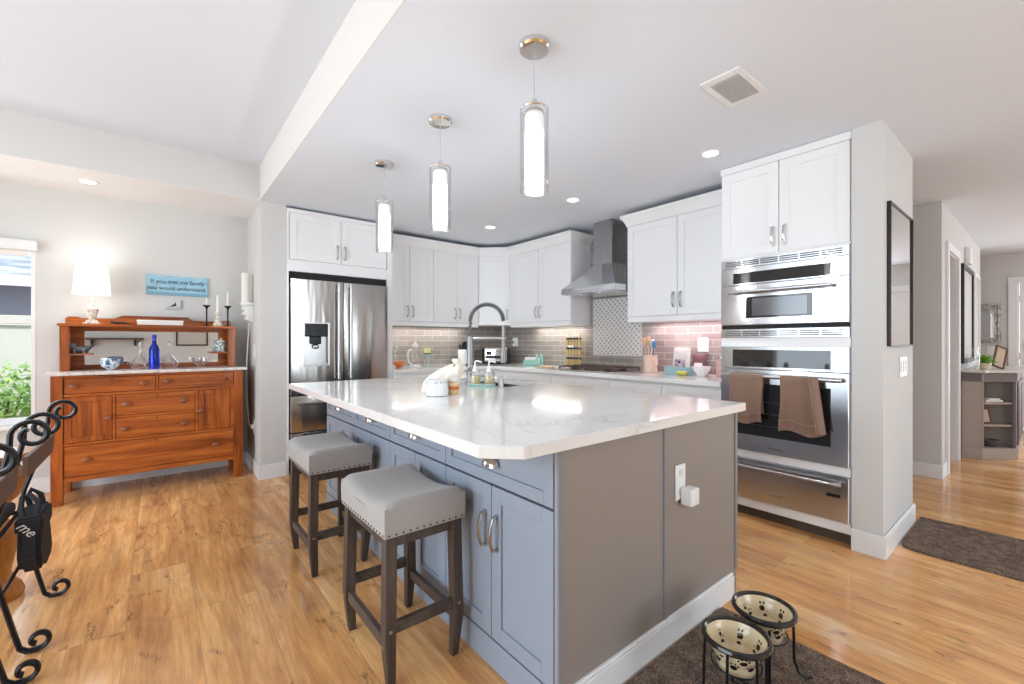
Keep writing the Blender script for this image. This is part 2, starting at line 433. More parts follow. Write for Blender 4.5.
# ------------------------------------------------------------------ room shell
H, HL = 2.452, 2.752
XL, YB, XF = -3.2, -3.0, 9.3
YW = 5.1        # sideboard wall
YK = 4.95       # kitchen back wall
XK = 3.80       # range wall
struct('floor', MB().box(XL - .1, XF + .1, YB - .1, 5.3, -.08, 0), M_FLOOR, smooth=False)
struct('ceiling', MB().box(.70, XF + .1, YB - .1, 5.3, H, H + .4), M_CEIL, smooth=False)
struct('ceiling_raised', MB().box(XL - .1, .70, YB - .1, 4.38, HL, HL + .1), M_CEIL, smooth=False)
struct('trim_1', MB().box(.694, .7, YB, 4.38, H, HL), M_SOFF, smooth=False)
struct('ceiling_soffit', MB().box(XL - .1, .70, 4.38, 5.3, H + .002, HL + .1), M_WALL, smooth=False)
struct('ceiling_alcove', MB().box(XL - .1, .70, 4.381, 5.3, H, H + .0019), mat('lit_soffit_white', (243, 243, 243), .85), smooth=False)  # light on the soffit underside put into a brighter thin sheet
# sideboard wall with its window opening
WX0, WX1, WZ0, WZ1 = -1.95, -.757, .56, 1.99
b = MB(); b.box(WX1, .7, YW, YW + .14, 0, H + .1); b.box(XL, WX0, YW, YW + .14, 0, H + .1); b.box(WX0, WX1, YW, YW + .14, 0, WZ0); b.box(WX0, WX1, YW, YW + .14, WZ1, H + .1)
struct('wall_sideboard', b, M_WALL, smooth=False)
# wing wall between sideboard alcove and refrigerator
struct('wall_fridge_side', MB().box(.70, .905, 4.38, YW + .14, 0, H), M_WALL, smooth=False)
struct('wall_kitchen_back', MB().box(.905, XK + .12, YK, YW + .14, 0, H), M_WALL, smooth=False)
struct('wall_range', MB().box(XK, XK + .10, .744, YK, 0, H), M_WALL, smooth=False)
struct('wall_tower_end', MB().box(3.15, 3.965, .60, .742, 0, H), M_WALL, smooth=False)
# hall
struct('wall_hall_jog', MB().box(5.36, 5.5, .62, 3.2, 0, H), M_WALL, smooth=False)
b = MB(); b.box(5.5, 5.66, .62, .74, 0, H); b.box(5.66, 6.32, .62, .74, 2.06, H); b.box(6.32, 8.55, .62, .74, 0, H); b.box(8.43, 8.55, .74, 3.2, 0, H)
struct('wall_hall', b, M_WALL, smooth=False)
struct('wall_hall_end', MB().box(3.905, 5.36, 3.2, 3.3, 0, H), M_WALL, smooth=False)
struct('wall_back_room', MB().box(5.5, 8.43, 1.9, 2.0, 0, H), M_WALL, smooth=False)
struct('wall_entry_side', MB().box(8.55, XF, 3.2, 3.3, 0, H), M_WALL, smooth=False)
struct('wall_passage', MB().box(3.905, 3.965, .742, 3.2, 0, H), M_WALL, smooth=False)
b = MB(); b.box(XF, XF + .12, .32, 3.3, 0, H); b.box(XF, XF + .12, -.62, .32, 2.04, H); b.box(XF, XF + .12, YB, -.62, 0, .3); b.box(XF, XF + .12, YB, -.62, 2.35, H); b.box(XF, XF + .12, YB, -2.6, .3, 2.35)
struct('wall_entry', b, M_WALL, smooth=False)
b = MB(); b.box(XL - .12, XL, -3, -.3, 0, HL); b.box(XL - .12, XL, 3.5, 5.24, 0, HL); b.box(XL - .12, XL, -.3, 3.5, 2.36, HL)
struct('wall_patio', b, M_WALL, smooth=False)
b = MB(); b.box(XL, 1.2, YB - .12, YB, 0, HL); b.box(3.1, 4.9, YB - .12, YB, 0, HL); b.box(7.6, XF, YB - .12, YB, 0, HL)
for x0, x1 in ((1.2, 3.1), (4.9, 7.6)): b.box(x0, x1, YB - .12, YB, 0, .3); b.box(x0, x1, YB - .12, YB, 2.38, HL)
struct('wall_back', b, M_WALL, smooth=False)
# baseboards
def base(name, x0, x1, y0, y1, h=.125):
    b = MB().box(x0, x1, y0, y1, 0, h - .012, .001).box(x0 + (.003 if x1 - x0 < .03 else 0), x1 - (.003 if x1 - x0 < .03 else 0), y0 + (.003 if y1 - y0 < .03 else 0), y1 - (.003 if y1 - y0 < .03 else 0), h - .012, h, .002)
    return struct(name, b, M_TRIM)
base('baseboard_sideboard', XL, .684, YW - .016, YW)
base('baseboard_alcove', .684, .70, 4.38, YW - .016)
base('baseboard_pillar', .684, .905, 4.364, 4.38)
base('baseboard_tower', 3.134, 3.15, .584, .742)
base('baseboard_passage', 3.15, 3.965, .584, .60)
base('baseboard_jog', 5.349, 5.36, .611, 3.2)
base('baseboard_hall', 5.36, 5.585, .611, .62)
base('baseboard_entry', XF - .016, XF, .41, 3.2)
# window_1 beside the sideboard
r = MB(); r.box(WX1 - .026, WX1, YW - .004, YW + .1, WZ0, WZ1, .002); r.box(WX0, WX0 + .035, YW - .004, YW + .1, WZ0, WZ1, .002)
r.box(WX0, WX1, YW + .03, YW + .08, WZ0, WZ0 + .05, .002); r.box(WX0, WX1, YW + .03, YW + .08, WZ1 - .05, WZ1, .002); r.box(WX0, WX1, YW + .03, YW + .08, 1.355, 1.390, .003)
wn = struct('window_1', r, M_TRIM)
MB().box(WX0 + .03, WX1 - .03, YW + .05, YW + .056, WZ0 + .03, WZ1 - .03).build('window_glass', M_GLASS, wn)
MB().box(WX0 - .05, WX1 + .03, YW - .05, YW + .01, WZ0 - .03, WZ0, .004).build('window_sill', M_TRIM, wn)
for k, (x0, x1) in enumerate(((1.2, 3.1), (4.9, 7.6))):  # unseen windows added in the back wall to let fill light in
    r = MB(); r.box(x0, x1, YB - .08, YB - .02, .3, .36); r.box(x0, x1, YB - .08, YB - .02, 2.32, 2.38)
    for f in (0, .333, .667, 1): r.box(x0 + (x1 - x0 - .06) * f, x0 + (x1 - x0 - .06) * f + .06, YB - .08, YB - .02, .36, 2.32)
    struct('window_%d' % (k + 2), r, M_TRIM)
# roller shade above the window
t = thing('roller_shade', 'white roller shade cassette across the top of the window left of the sideboard', 'shade', (-1.37, 5.06, 1.93))
MB().box(-2.0, -.745, 5.02, 5.099, 1.925, 2.005, .008, 2).build('cassette', M_TRIM, t)
MB().box(-1.93, -.80, 5.09, 5.098, 1.885, 1.93, .002).build('shade_cloth', M_PAPER, t)

# outside the window
struct('ground_outside', MB().box(-9, 3, 5.3, 16, -.2, -.1), mat('patio_paving', (170, 166, 160), .9), smooth=False)
t = thing('garden_fence', 'pale board fence seen through the window on the left', 'fence', (-2.6, 7.6, -.1))
FW = mat('weathered_fence_paint', (206, 208, 200), .8)
for i in range(14):
    x = -5.4 + i * .36
    MB().box(x, x + .345, 7.6, 7.63, -.1, 1.48, .004).build('fence_board', FW, t)
MB().box(-5.4, -.36, 7.57, 7.6, 1.40, 1.52, .005).build('top_rail', FW, t)
t = thing('neighbour_house', 'grey neighbouring house with shingled roof beyond the fence', 'house', (-5, 11, -.1))
MB().box(-9, -1.2, 10.4, 14, -.1, 2.12).build('wall', mat('grey_siding', (140, 142, 158), .8), t, smooth=False)
rm = mat('blue_grey_shingles', rough=.8); q = NT(rm)
q.color(q.ramp(q.noise(q.pos((2, 2, 14)), 1, 4, .6), [(.35, (120, 132, 150)), (.6, (176, 184, 196))]))
MB().prism([(9.9, 2.10), (12.4, 3.2), (14.5, 2.10), (14.5, 2.25), (12.4, 3.35), (9.85, 2.25)], -9.4, -.8, axis='x').build('roof', rm, t, smooth=False)
MB().box(-9.4, -.8, 9.80, 9.9, 2.06, 2.22).build('fascia', M_TRIM, t)
g = MB().box(-3.6, -2.55, 10.36, 10.4, 1.30, 1.95).build('window', mat('dark_blue_pane', (70, 84, 112), .1), t)
MB().box(-3.66, -2.49, 10.34, 10.38, 1.23, 1.31).build('sill', M_TRIM, g)
# bush of leaf cards (each leaf a bent blade)
def bush(name, label, cx, cy, r, h, n, seed):
    rnd = random.Random(seed); bm = bmesh.new()
    for i in range(n):
        a = rnd.random() * 2 * PI; ph = rnd.random() ** .6; rr = r * (ph ** .5) * math.sqrt(rnd.random() * .4 + .6)
        z = h * (1 - ph ** 1.6 * .9) * (.35 + .65 * rnd.random()) + .02
        c = Vector((cx + rr * math.cos(a), cy + rr * math.sin(a), z))
        R = Matrix.Rotation(rnd.random() * 6.3, 3, 'Z') @ Matrix.Rotation(rnd.uniform(.2, 1.4), 3, 'X'); s = rnd.uniform(.025, .05)
        P_ = [(-.35, 0, 0), (0, -.1, .1), (.35, 0, 0), (0, 1, -.15)]
        vs = [bm.verts.new(c + R @ (Vector(p) * s * 1.6)) for p in P_]
        bm.faces.new((vs[0], vs[1], vs[3])); bm.faces.new((vs[1], vs[2], vs[3]))
    mb = MB(); mb.bm.free(); mb.bm = bm
    t = thing(name, label, 'bush', (cx, cy, -.1))
    lm = mat('fresh_green_leaves', rough=.5)
    q = NT(lm); q.color(q.ramp(q.noise(q.pos(), 18, 2, .6), [(.35, (104, 160, 60)), (.65, (186, 226, 120))]))
    mb.build('foliage', lm, t, smooth=False)
    st = MB()
    for i in range(6):
        a = i * 1.05; st.tube([(cx, cy, -.1), (cx + r * .4 * math.cos(a), cy + r * .4 * math.sin(a), h * .7)], [.02, .008], 6)
    st.build('stem', mat('bark_brown', (84, 62, 44), .9), t)
bush('leafy_bush', 'bright green leafy bush seen through the lower window pane', -1.25, 6.5, .75, .98, 5200, 3)
# ------------------------------------------------------------------ island
IX0, IX1, IY0, IY1 = .985, 2.19, .972, 3.36
SX0, SX1, SY0, SY1 = 1.765, 2.15, 2.262, 3.02
t = thing('kitchen_island', 'blue grey kitchen island with taupe end panel and white base trim', 'island', (1.59, 2.17, 0))
ISL = t
MB().box(IX0, IX1 - .02, IY0 + .012, 2.245, 0.0, .876, .001).box(IX0, IX1 - .02, 3.037, IY1, 0, .876, .001).box(IX0, SX0 - .014, 2.2445, 3.038, 0, .876).box(SX0 - .015, IX1 - .02, 2.2445, 3.038, 0, .66).build('carcass', M_BLUED, t)
MB().box(IX0 - .022, IX0 + .002, IY0, IY1, 0, .105, .002).build('toe_board', M_BLUE, t)
# front face (toward -X): 4 units
edges_y = [3.36, 2.785, 2.232, 1.648, .985]
for i in range(4):
    ya, yb = edges_y[i], edges_y[i + 1]; wd = ya - yb
    Mf = FR(.965, ya, .683, -90)
    shaker(Mf, wd - .002, .182, 'drawer', M_BLUE, t, rail=.045, handle=('cup', wd / 2, .083), hm=M_CHROME, hname='cup_pull')
    for j in range(2):
        Md = FR(.965, ya - j * wd / 2, .11, -90)
        shaker(Md, wd / 2 - .001, .567, 'door', M_BLUE, t, rail=.058, handle=('v', (wd / 2 - .035) if j == 0 else .035, .335))
MB().box(.966, .985, IY0, .984, .0, .876, .001).build('corner_stile', M_BLUE, t)
MB().box(.967, IX1, IY0, IY0 + .012, .0, .876, .001).build('end_panel', M_TAUPE, t)
for x in (.967, 1.555, 2.168): MB().box(x, x + .022, IY0 - .006, IY0 + .002, .112, .876, .001).build('panel_batten', mat('grey_batten', (138, 138, 140), .4), t)
MB().box(.967, 2.128, IY0 - .018, IY0, 0, .100, .001).box(.967, 2.128, IY0 - .014, IY0, .100, .113, .003).build('base_trim', M_TRIM, t)
# worktop side doors (facing the range)
for i in range(4):
    ya, yb = edges_y[4 - i], edges_y[3 - i]; Mf = FR(2.19, ya, .11, 90)
    shaker(Mf, yb - ya - .002, .755, 'door', M_BLUE, t)
# countertop with sink cut-out
SX0, SX1, SY0, SY1 = 1.765, 2.15, 2.262, 3.02
o = MB().prism([(.71, 1.03), (.803, .937), (2.213, .937), (2.213, 3.41), (.722, 3.41)], .878, .916, .0025, holes=[[(SX0, SY0), (SX1, SY0), (SX1, SY1), (SX0, SY1)]]).build('island_countertop', M_QTZ, None, ang=.5)
tag(o, 'white veined quartz countertop with a clipped corner on the blue grey island', 'countertop')
# sink
b = MB()
for x0, x1, y0, y1, z0, z1 in ((SX0 - .012, SX0, SY0 - .012, SY1 + .012, .68, .877), (SX1, SX1 + .012, SY0 - .012, SY1 + .012, .68, .877), (SX0, SX1, SY0 - .012, SY0, .68, .877), (SX0, SX1, SY1, SY1 + .012, .68, .877), (SX0 - .012, SX1 + .012, SY0 - .012, SY1 + .012, .668, .68)):
    b.box(x0, x1, y0, y1, z0, z1)
t = thing('kitchen_sink', 'undermount stainless steel sink set in the island countertop', 'sink', (1.95, 2.64, .668))
b.build('basin', M_STEEL, t)
MB().cyl((1.95, 2.75, .681), .04, .004).build('drain', M_CHROME, t)
# faucet
t = thing('spring_faucet', 'tall brushed spring neck kitchen faucet beside the island sink', 'faucet', (1.675, 2.53, .916))
fx, fy = 1.675, 2.53; dx, dy = .76, -.65; Rr = .114
MB().lathe([(0, 0), (.032, 0), (.032, .006), (.024, .012), (.022, .33), (.018, .335), (0, .335)], (fx, fy, .9165), 24).build('post', mat('satin_nickel', (150, 150, 150), .42, 1), t)
arc = [(fx, fy, 1.245)] + [(fx + dx * Rr * (1 - math.cos(a)), fy + dy * Rr * (1 - math.cos(a)), 1.355 + Rr * math.sin(a)) for a in [PI * k / 24 for k in range(25)]]
b = MB().tube(arc, .0085, 10)
hel = []
L = len(arc) - 1; turns = 52; n = turns * 8
AV = [Vector(p) for p in arc]
for i in range(n + 1):
    u = i / n * L; k = min(int(u), L - 1); f = u - k; p = AV[k].lerp(AV[k + 1], f); tg = (AV[k + 1] - AV[k]).normalized()
    s1 = Vector((-dy, dx, 0)).normalized(); s2 = tg.cross(s1); a = 2 * PI * i / 8
    hel.append(p + (s1 * math.cos(a) + s2 * math.sin(a)) * .0125)
b.tube(hel, .0028, 5)
b.build('spring_neck', mat('dark_spring_steel', (130, 130, 130), .3, 1), t)
ex, ey = fx + dx * 2 * Rr, fy + dy * 2 * Rr
MB().lathe([(0, 0), (.019, .002), (.021, .02), (.019, .09), (.013, .11), (.011, .26), (0, .262)], (ex, ey, 1.065), 20).build('spray_head', mat('satin_nickel'), t)
MB().tube([(fx, fy, 1.235), (fx + dx * .215, fy + dy * .215, 1.235)], .010, 10).tube([(ex + .02 * math.cos(a), ey + .02 * math.sin(a), 1.235) for a in [2 * PI * k / 14 for k in range(14)]], .006, 6, closed=True).build('support_arm', M_NICKEL, t)
MB().tube([(fx, fy, 1.0), (fx - dx * .05, fy - dy * .05 - .03, 1.01), (fx - dx * .06, fy - .09, 1.05)], .006, 8).build('lever', M_NICKEL, t)
# side fittings right of the faucet
t = thing('soap_dispenser_pump', 'short round steel air switch at the corner of the sink', 'dispenser', (1.70, 2.25, .916))
MB().lathe([(0, 0), (.022, 0), (.022, .004), (.017, .006), (.017, .058), (.014, .064), (0, .064)], (1.715, 2.235, .9165), 20).build('body', M_NICKEL, t)
MB().cyl((1.715, 2.235, .981), .011, .006).build('button', M_CHROME, t)
# tray and soap bottles
t = thing('soap_tray', 'oblong mint green enamel tray under the soap bottles', 'tray', (1.668, 2.388, .916), rz=-1.0)
MB(ROOTM[t.name]).lathe([(0, .003), (.085, .003), (.098, .016), (.102, .016), (.09, 0), (0, 0)], (0, 0, 0), 36, None, 1.0, .5).build('dish', M_TEAL, t)
MB(ROOTM[t.name]).tube([(.1 * math.cos(a), .05 * math.sin(a), .017) for a in [2 * PI * k / 40 for k in range(40)]], .0022, 6, closed=True).build('rim', M_WHITE, t)
SOAPG = mat('amber_soap_glass', (226, 218, 196), .05, trans=.6)
def soap(px, py, lab):
    t = thing('soap_bottle', lab, 'bottle', (px, py, .920), 'soap bottles on the tray')
    q = .029
    MB().box(px - q, px + q, py - q, py + q, .9205, 1.015, .008, 3).build('bottle_body', M_GLASS, t)
    MB().box(px - q + .004, px + q - .004, py - q + .004, py + q - .004, .924, .985, .006, 2).build('liquid_soap', mat('pale_yellow_soap', (222, 208, 160), .2), t)
    MB().lathe([(0, 1.013), (.022, 1.014), (.016, 1.028), (.013, 1.032), (.013, 1.05), (.006, 1.052), (.005, 1.082), (0, 1.082)], (px, py, 0), 18).build('pump_collar', M_PLATE, t)
    MB().tube([(px, py, 1.08), (px + .012, py - .010, 1.084), (px + .034, py - .028, 1.076)], .006, 8).build('pump_spout', M_PLATE, t)
soap(1.645, 2.428, 'clear pump soap bottle on the tray nearest the faucet post')
soap(1.700, 2.345, 'clear pump soap bottle at the right end of the mint tray')
# cup, cloth bag, jar on island
t = thing('ceramic_crock', 'white ceramic crock with a patterned band standing in front of the cream bag', 'crock', (1.185, 2.12, .916))
c = (1.185, 2.12, .9165)
MB().lathe([(0, 0), (.056, 0), (.062, .004), (.064, .035), (.058, .06), (.055, .088), (.051, .088), (.052, .06), (.056, .03), (.05, .01), (0, .01)], c, 40).build('pot', M_WHITE, t)
b = MB()
for i in range(26):
    a = 2 * PI * i / 26; h_ = .012 if i % 3 else .007
    b.box(-.0035, .0035, -.0015, .0015, -h_, h_, 0, 1, None) if False else None
    b2 = bmesh.new(); bmesh.ops.create_cube(b2, size=1); b2.transform(Matrix.Translation((c[0], c[1], c[2] + .074)) @ RZ(a) @ Matrix.Translation((.0558, 0, 0)) @ Matrix.Diagonal((.002, .006 if i % 2 else .003, h_ * 1.4, 1))); b._add(b2)
b.build('band_pattern', mat('grey_print', (150, 152, 156), .5), t)
t = thing('cloth_bag', 'cream tied cloth bag slumped behind the white crock on the island', 'bag', (1.30, 2.25, .916))
bx, by = 1.285, 2.255
def bagf(u, v):
    a = 2 * PI * u; z = v
    r = .094 * (1 - .08 * v) * math.sqrt(max(0, 1 - max(0, (v - .40) / .60) ** 2.2)) + .010
    r *= 1 + .07 * math.sin(5 * a + 4 * v) + .05 * math.sin(11 * a + 6 * v)
    lean = .085 * v * v
    return (bx + r * math.cos(a) * 1.02 + lean * .78, by + r * math.sin(a) * .95 - lean * .63, .918 + .168 * z * (1 - .18 * v * max(0, -math.cos(a))))
MB().grid(bagf, 48, 16).build('bag_body', mat('cream_cotton', (238, 231, 215), .85, bump=.3, bscale=60), t)
MB().lathe([(0, 0), (.014, 0), (.012, .008), (.024, .022), (.02, .034), (0, .03)], (bx + .070, by - .056, 1.078), 14).build('knot', mat('cream_cotton'), t)
t = thing('spice_jar', 'small glass jar with an orange label right of the white crock', 'jar', (1.287, 2.10, .916))
c = (1.292, 2.115, .9165)
MB().lathe([(0, 0), (.026, 0), (.028, .004), (.028, .055), (.02, .066), (.02, .075), (0, .075)], c, 24).build('glass', mat('amber_cream_fill', (226, 196, 150), .2), t)
MB().lathe([(.0285, .028), (.0285, .046)], c, 24).build('label_band', mat('orange_label', (205, 112, 52), .5), t)
MB().lathe([(0, .073), (.023, .073), (.023, .086), (0, .086)], c, 24).build('lid', M_PLATE, t)
# outlet on end panel
t = thing('wall_outlet', 'white outlet plate on the taupe end panel of the island', 'outlet', (1.675, .972, .64))
MB().box(1.638, 1.712, .966, .9715, .562, .705, .002, 2).build('cover_plate', M_PLATE, t)
for z in (.672, .60): MB().box(1.660, 1.690, .9645, .9665, z - .014, z + .014, .003).build('socket', mat('socket_grey', (222, 222, 220), .4), t)
t = thing('plug_in_adapter', 'white plug-in adapter in the outlet on the island end', 'plug', (1.70, .95, .57))
MB().box(1.668, 1.732, .915, .964, .543, .612, .006, 3).build('housing', M_PLATE, t)

# ------------------------------------------------------------------ stools
def stool(cx, cy, lab):
    t = thing('counter_stool', lab, 'stool', (cx, cy, 0), 'saddle stools along the island')
    hx, hy = .162, .227
    def top(u, v):   # u along X, v along Y
        x = -hx + 2 * hx * u; y = -hy + 2 * hy * v
        z = .612 + .036 * (y / hy) ** 2
        return x, y, z
    bm = bmesh.new(); nx, ny = 14, 20
    def rim(x, y):   # round the rim down
        ex = max(0, abs(x) - (hx - .035)) / .035; ey = max(0, abs(y) - (hy - .035)) / .035
        d = min(1, math.hypot(ex, ey)); return .03 * (1 - math.sqrt(max(0, 1 - d * d)))
    G = [[None] * (ny + 1) for _ in range(nx + 1)]
    def wv(i, n): 
        s = i / n; return .5 - .5 * math.cos(PI * s) if True else s
    for i in range(nx + 1):
        for j in range(ny + 1):
            x, y, z = top(wv(i, nx), wv(j, ny)); G[i][j] = bm.verts.new((cx + x, cy + y, z + .012 - rim(x, y) * .9))
    for i in range(nx):
        for j in range(ny): bm.faces.new((G[i][j], G[i + 1][j], G[i + 1][j + 1], G[i][j + 1]))
    per = [G[i][0] for i in range(nx)] + [G[nx][j] for j in range(ny)] + [G[i][ny] for i in range(nx, 0, -1)] + [G[0][j] for j in range(ny, 0, -1)]
    prev = per
    for k, (zz, ins) in enumerate(((.60, -.002), (.56, -.001), (.532, .0), (.530, .012))):
        cur = []
        for v in per:
            x, y = v.co.x - cx, v.co.y - cy
            cur.append(bm.verts.new((cx + x * (1 - ins / hx), cy + y * (1 - ins / hy), zz)))
        for a in range(len(per)):
            b_ = (a + 1) % len(per); bm.faces.new((prev[a], prev[b_], cur[b_], cur[a]))
        prev = cur
    bm.faces.new(prev); bmesh.ops.recalc_face_normals(bm, faces=list(bm.faces))
    mb = MB(); mb.bm.free(); mb.bm = bm
    se = mb.build('seat', M_LINEN, t, ang=1.2)
    b = MB()
    for sx_ in range(12):
        x = cx - hx + .015 + sx_ * (2 * hx - .03) / 11
        for sy_ in (-1, 1): b.sphere((x, cy + sy_ * (hy + .001), .541), .0042, 1, .6, 1, 8, 6)
    for k in range(17):
        y = cy - hy + .015 + k * (2 * hy - .03) / 16
        for s_ in (-1, 1): b.sphere((cx + s_ * (hx + .001), y, .541), .0042, .6, 1, 1, 8, 6)
    b.build('nailhead_trim', mat('antique_nailhead', (92, 80, 70), .35, .8), se)
    for sx_ in (-1, 1):
        for sy_ in (-1, 1):
            bm = bmesh.new(); rings = []
            for z, w_, ox, oy in ((.53, .021, .132, .196), (.16, .021, .139, .203), (.0, .014, .128, .198)):
                X, Y = cx + sx_ * ox, cy + sy_ * oy
                rings.append([bm.verts.new((X + a * w_, Y + c_ * w_, z)) for a, c_ in ((-1, -1), (1, -1), (1, 1), (-1, 1))])
            for A, B in zip(rings, rings[1:]):
                for k in range(4): bm.faces.new((A[k], A[(k + 1) % 4], B[(k + 1) % 4], B[k]))
            bm.faces.new(rings[0]); bm.faces.new(rings[-1]); bmesh.ops.recalc_face_normals(bm, faces=list(bm.faces))
            bmesh.ops.bevel(bm, geom=list(bm.edges), offset=.002, segments=1, affect='EDGES')
            mb = MB(); mb.bm.free(); mb.bm = bm; lg = mb.build('leg', M_LEG, t)
            for dp_ in ((cx + sx_ * .139, cy + sy_ * .2245, .205, 1, .4), (cx + sx_ * .1605, cy + sy_ * .203, .15, .4, 1)): MB().sphere(dp_[:3], .0065, dp_[3], dp_[4], 1, 10, 6).build('dowel_plug', mat('pale_dowel', (140, 124, 108), .5), lg)
    for s_ in (-1, 1):
        MB().box(cx - .12, cx + .12, cy + s_ * .203 - .011, cy + s_ * .203 + .011, .185, .225, .002).build('stretcher', M_LEGX, t)
        MB().box(cx + s_ * .139 - .011, cx + s_ * .139 + .011, cy - .185, cy + .185, .13, .17, .002).build('stretcher', M_LEGX, t)
    MB().box(cx - .145, cx + .145, cy - .21, cy + .21, .49, .531, .002).build('seat_frame', M_LEG, t)
    return t
s0 = stool(.765, 1.665, 'grey linen saddle stool nearer the camera, its whole front in view')
dup(s0, (.758, 2.60, 0), 'grey linen saddle stool farther down the island, nearer the refrigerator')

# ------------------------------------------------------------------ pendants, downlights, vent
EM = mat('glowing_frosted_glass', (255, 255, 255), .5, emit=(255, 250, 244), es=3.2)
def pendant(px, py, lab):
    t = thing('pendant_light', lab, 'light', (px, py, H), 'pendant lights over the island')
    MB().lathe([(0, H - .028), (.060, H - .026), (.066, H - .018), (.066, H), (0, H)], (px, py, 0), 36).build('canopy', M_CHROME, t)
    MB().tube([(px, py, H - .02), (px, py, 2.2)], .0022, 6).build('cord', mat('clear_cord', (190, 190, 190), .4), t)
    MB().lathe([(0, 2.222), (.012, 2.222), (.014, 2.20), (.022, 2.196), (.024, 2.176), (.04, 2.172), (.04, 2.160), (.022, 2.158), (.022, 2.13), (0, 2.13)], (px, py, 0), 28).build('socket_cap', M_CHROME, t)
    MB().lathe([(0, 1.868), (.038, 1.868), (.040, 1.872), (.040, 2.085)], (px, py, 0), 28).build('inner_shade', EM, t)
    MB().lathe([(.040, 2.085), (.040, 2.15), (.036, 2.158), (.0, 2.158)], (px, py, 0), 28).build('shade_top', mat('frosted_glass_top', (236, 236, 236), .4, emit=(255, 252, 248), es=.35), t)
    MB().lathe([(.059, 1.835), (.059, 2.185)], (px, py, 0), 36).lathe([(.057, 1.835), (.057, 2.185)], (px, py, 0), 36).lathe([(.057, 1.835), (.059, 1.835)], (px, py, 0), 36).lathe([(.057, 2.185), (.059, 2.185)], (px, py, 0), 36).build('outer_glass', M_GLASS, t)
    for rz_, rt_ in ((2.178, .0028), (1.885, .0018)): MB().tube([(px + .058 * math.cos(a), py + .058 * math.sin(a), rz_) for a in [2 * PI * k / 32 for k in range(32)]], rt_, 6, closed=True).build('chrome_ring', M_CHROME, t)
    lamp('pendant_bulb', 'POINT', (px, py, 1.80), (0, 0, 0), 4.6, (.88, .94, 1), .05)
    return t
p0 = pendant(1.223, 1.365, 'glass cylinder pendant light nearest the camera, largest of the row over the island')
dup(p0, (1.223, 2.15, H), 'middle glass cylinder pendant light over the island')
for y_ in (2.15, 2.92): lamp('pendant_bulb', 'POINT', (1.223, y_, 1.80), (0, 0, 0), 4.6, (.88, .94, 1), .05)
dup(p0, (1.223, 2.92, H), 'glass cylinder pendant light at the refrigerator end of the island')
DL = mat('glowing_downlight_lens', (255, 255, 255), .5, emit=(255, 252, 248), es=6)
def down(px, py, lab, z=H, e=5):
    t = thing('recessed_downlight', lab, 'light', (px, py, z), 'recessed ceiling downlights')
    MB().lathe([(.047, z - .004), (.062, z - .005), (.066, z), (.047, z)], (px, py, 0), 32).build('trim_ring', M_TRIM, t)
    MB().lathe([(0, z - .003), (.048, z - .003)], (px, py, 0), 32).build('lens', DL, t)
    lamp('downlight_glow', 'SPOT', (px, py, z - .02), (0, 0, 0), e * 7.5, (.90, .95, 1), .05, math.radians(140), .8)
down(-.42, 4.70, 'recessed downlight in the soffit above the sideboard')
down(2.83, 1.42, 'recessed downlight above the oven tower side of the kitchen', e=4)
down(2.82, 2.64, 'recessed downlight above the range hood side of the kitchen')
down(2.80, 3.83, 'recessed downlight nearest the corner cabinets')
down(7.4, -.4, 'recessed downlight over the entry hall', e=8)
t = thing('ceiling_vent', 'square white louvered air vent in the kitchen ceiling', 'vent', (2.18, .98, H))
a = .155
Mv = Matrix.Translation((2.19, .98, H)) @ Matrix.Diagonal((1.03, .60, 1, 1))
MB(Mv).box(-a, a, -a, -a + .045, -.008, 0, .002).box(-a, a, a - .045, a, -.008, 0, .002).box(-a, -a + .045, -a + .045, a - .045, -.008, 0, .002).box(a - .045, a, -a + .045, a - .045, -.008, 0, .002).build('frame', M_TRIM, t)
b = MB(Mv)
for k in range(13): b.box(-.107 + k * .0178, -.107 + k * .0178 + .008, -.11, .11, -.009, -.005, 0, 1, RY(.5))
b.build('louver', mat('vent_grey', (190, 190, 192), .5), t)
MB(Mv).box(-.11, .11, -.11, .11, -.003, -.001).build('duct_opening', mat('vent_shadow', (70, 70, 72), .9), t)

# ------------------------------------------------------------------ base cabinets and counters along the walls
CZ = .92
t = thing('base_cabinet_run', 'white base cabinets with drawers under the range wall counter', 'cabinet', (3.48, 2.9, 0))
MB().box(3.20, XK - .002, 1.510, YK - .002, .1, CZ - .037, .001).box(3.26, XK - .002, 1.510, YK - .002, 0, .1).build('carcass', M_CAB, t)
ye = [4.30, 4.04, 3.285, 2.53, 2.005, 1.512]
for i in range(5):
    ya, yb = ye[i], ye[i + 1]; wd = ya - yb
    shaker(FR(3.18, ya, .70, -90), wd - .002, .155, 'drawer', M_CAB, t, rail=.042, handle=('cup', wd / 2, .075), hname='cup_pull')
    nd = 1 if wd < .4 else 2
    for j in range(nd):
        w1 = wd / nd
        shaker(FR(3.18, ya - j * w1, .11, -90), w1 - .002, .585, 'door', M_CAB, t, handle=('v', (w1 - .035) if j == 0 and nd == 2 else .035, .40))
t = thing('base_cabinet_run', 'white base cabinets between the refrigerator and the kitchen corner', 'cabinet', (2.55, 4.6, 0))
MB().box(1.920, 3.198, 4.335, YK - .002, .1, CZ - .037, .001).box(1.920, 3.198, 4.40, YK - .002, 0, .1).build('carcass', M_CAB, t)
xe = [1.922, 2.36, 2.77, 3.178]
for i in range(3):
    xa, xb = xe[i], xe[i + 1]
    shaker(FR(xa, 4.315, .70, 0), xb - xa - .002, .155, 'drawer', M_CAB, t, rail=.042, handle=('cup', (xb - xa) / 2, .075), hname='cup_pull')
    shaker(FR(xa, 4.315, .11, 0), xb - xa - .002, .585, 'door', M_CAB, t, handle=('v', xb - xa - .04, .40))
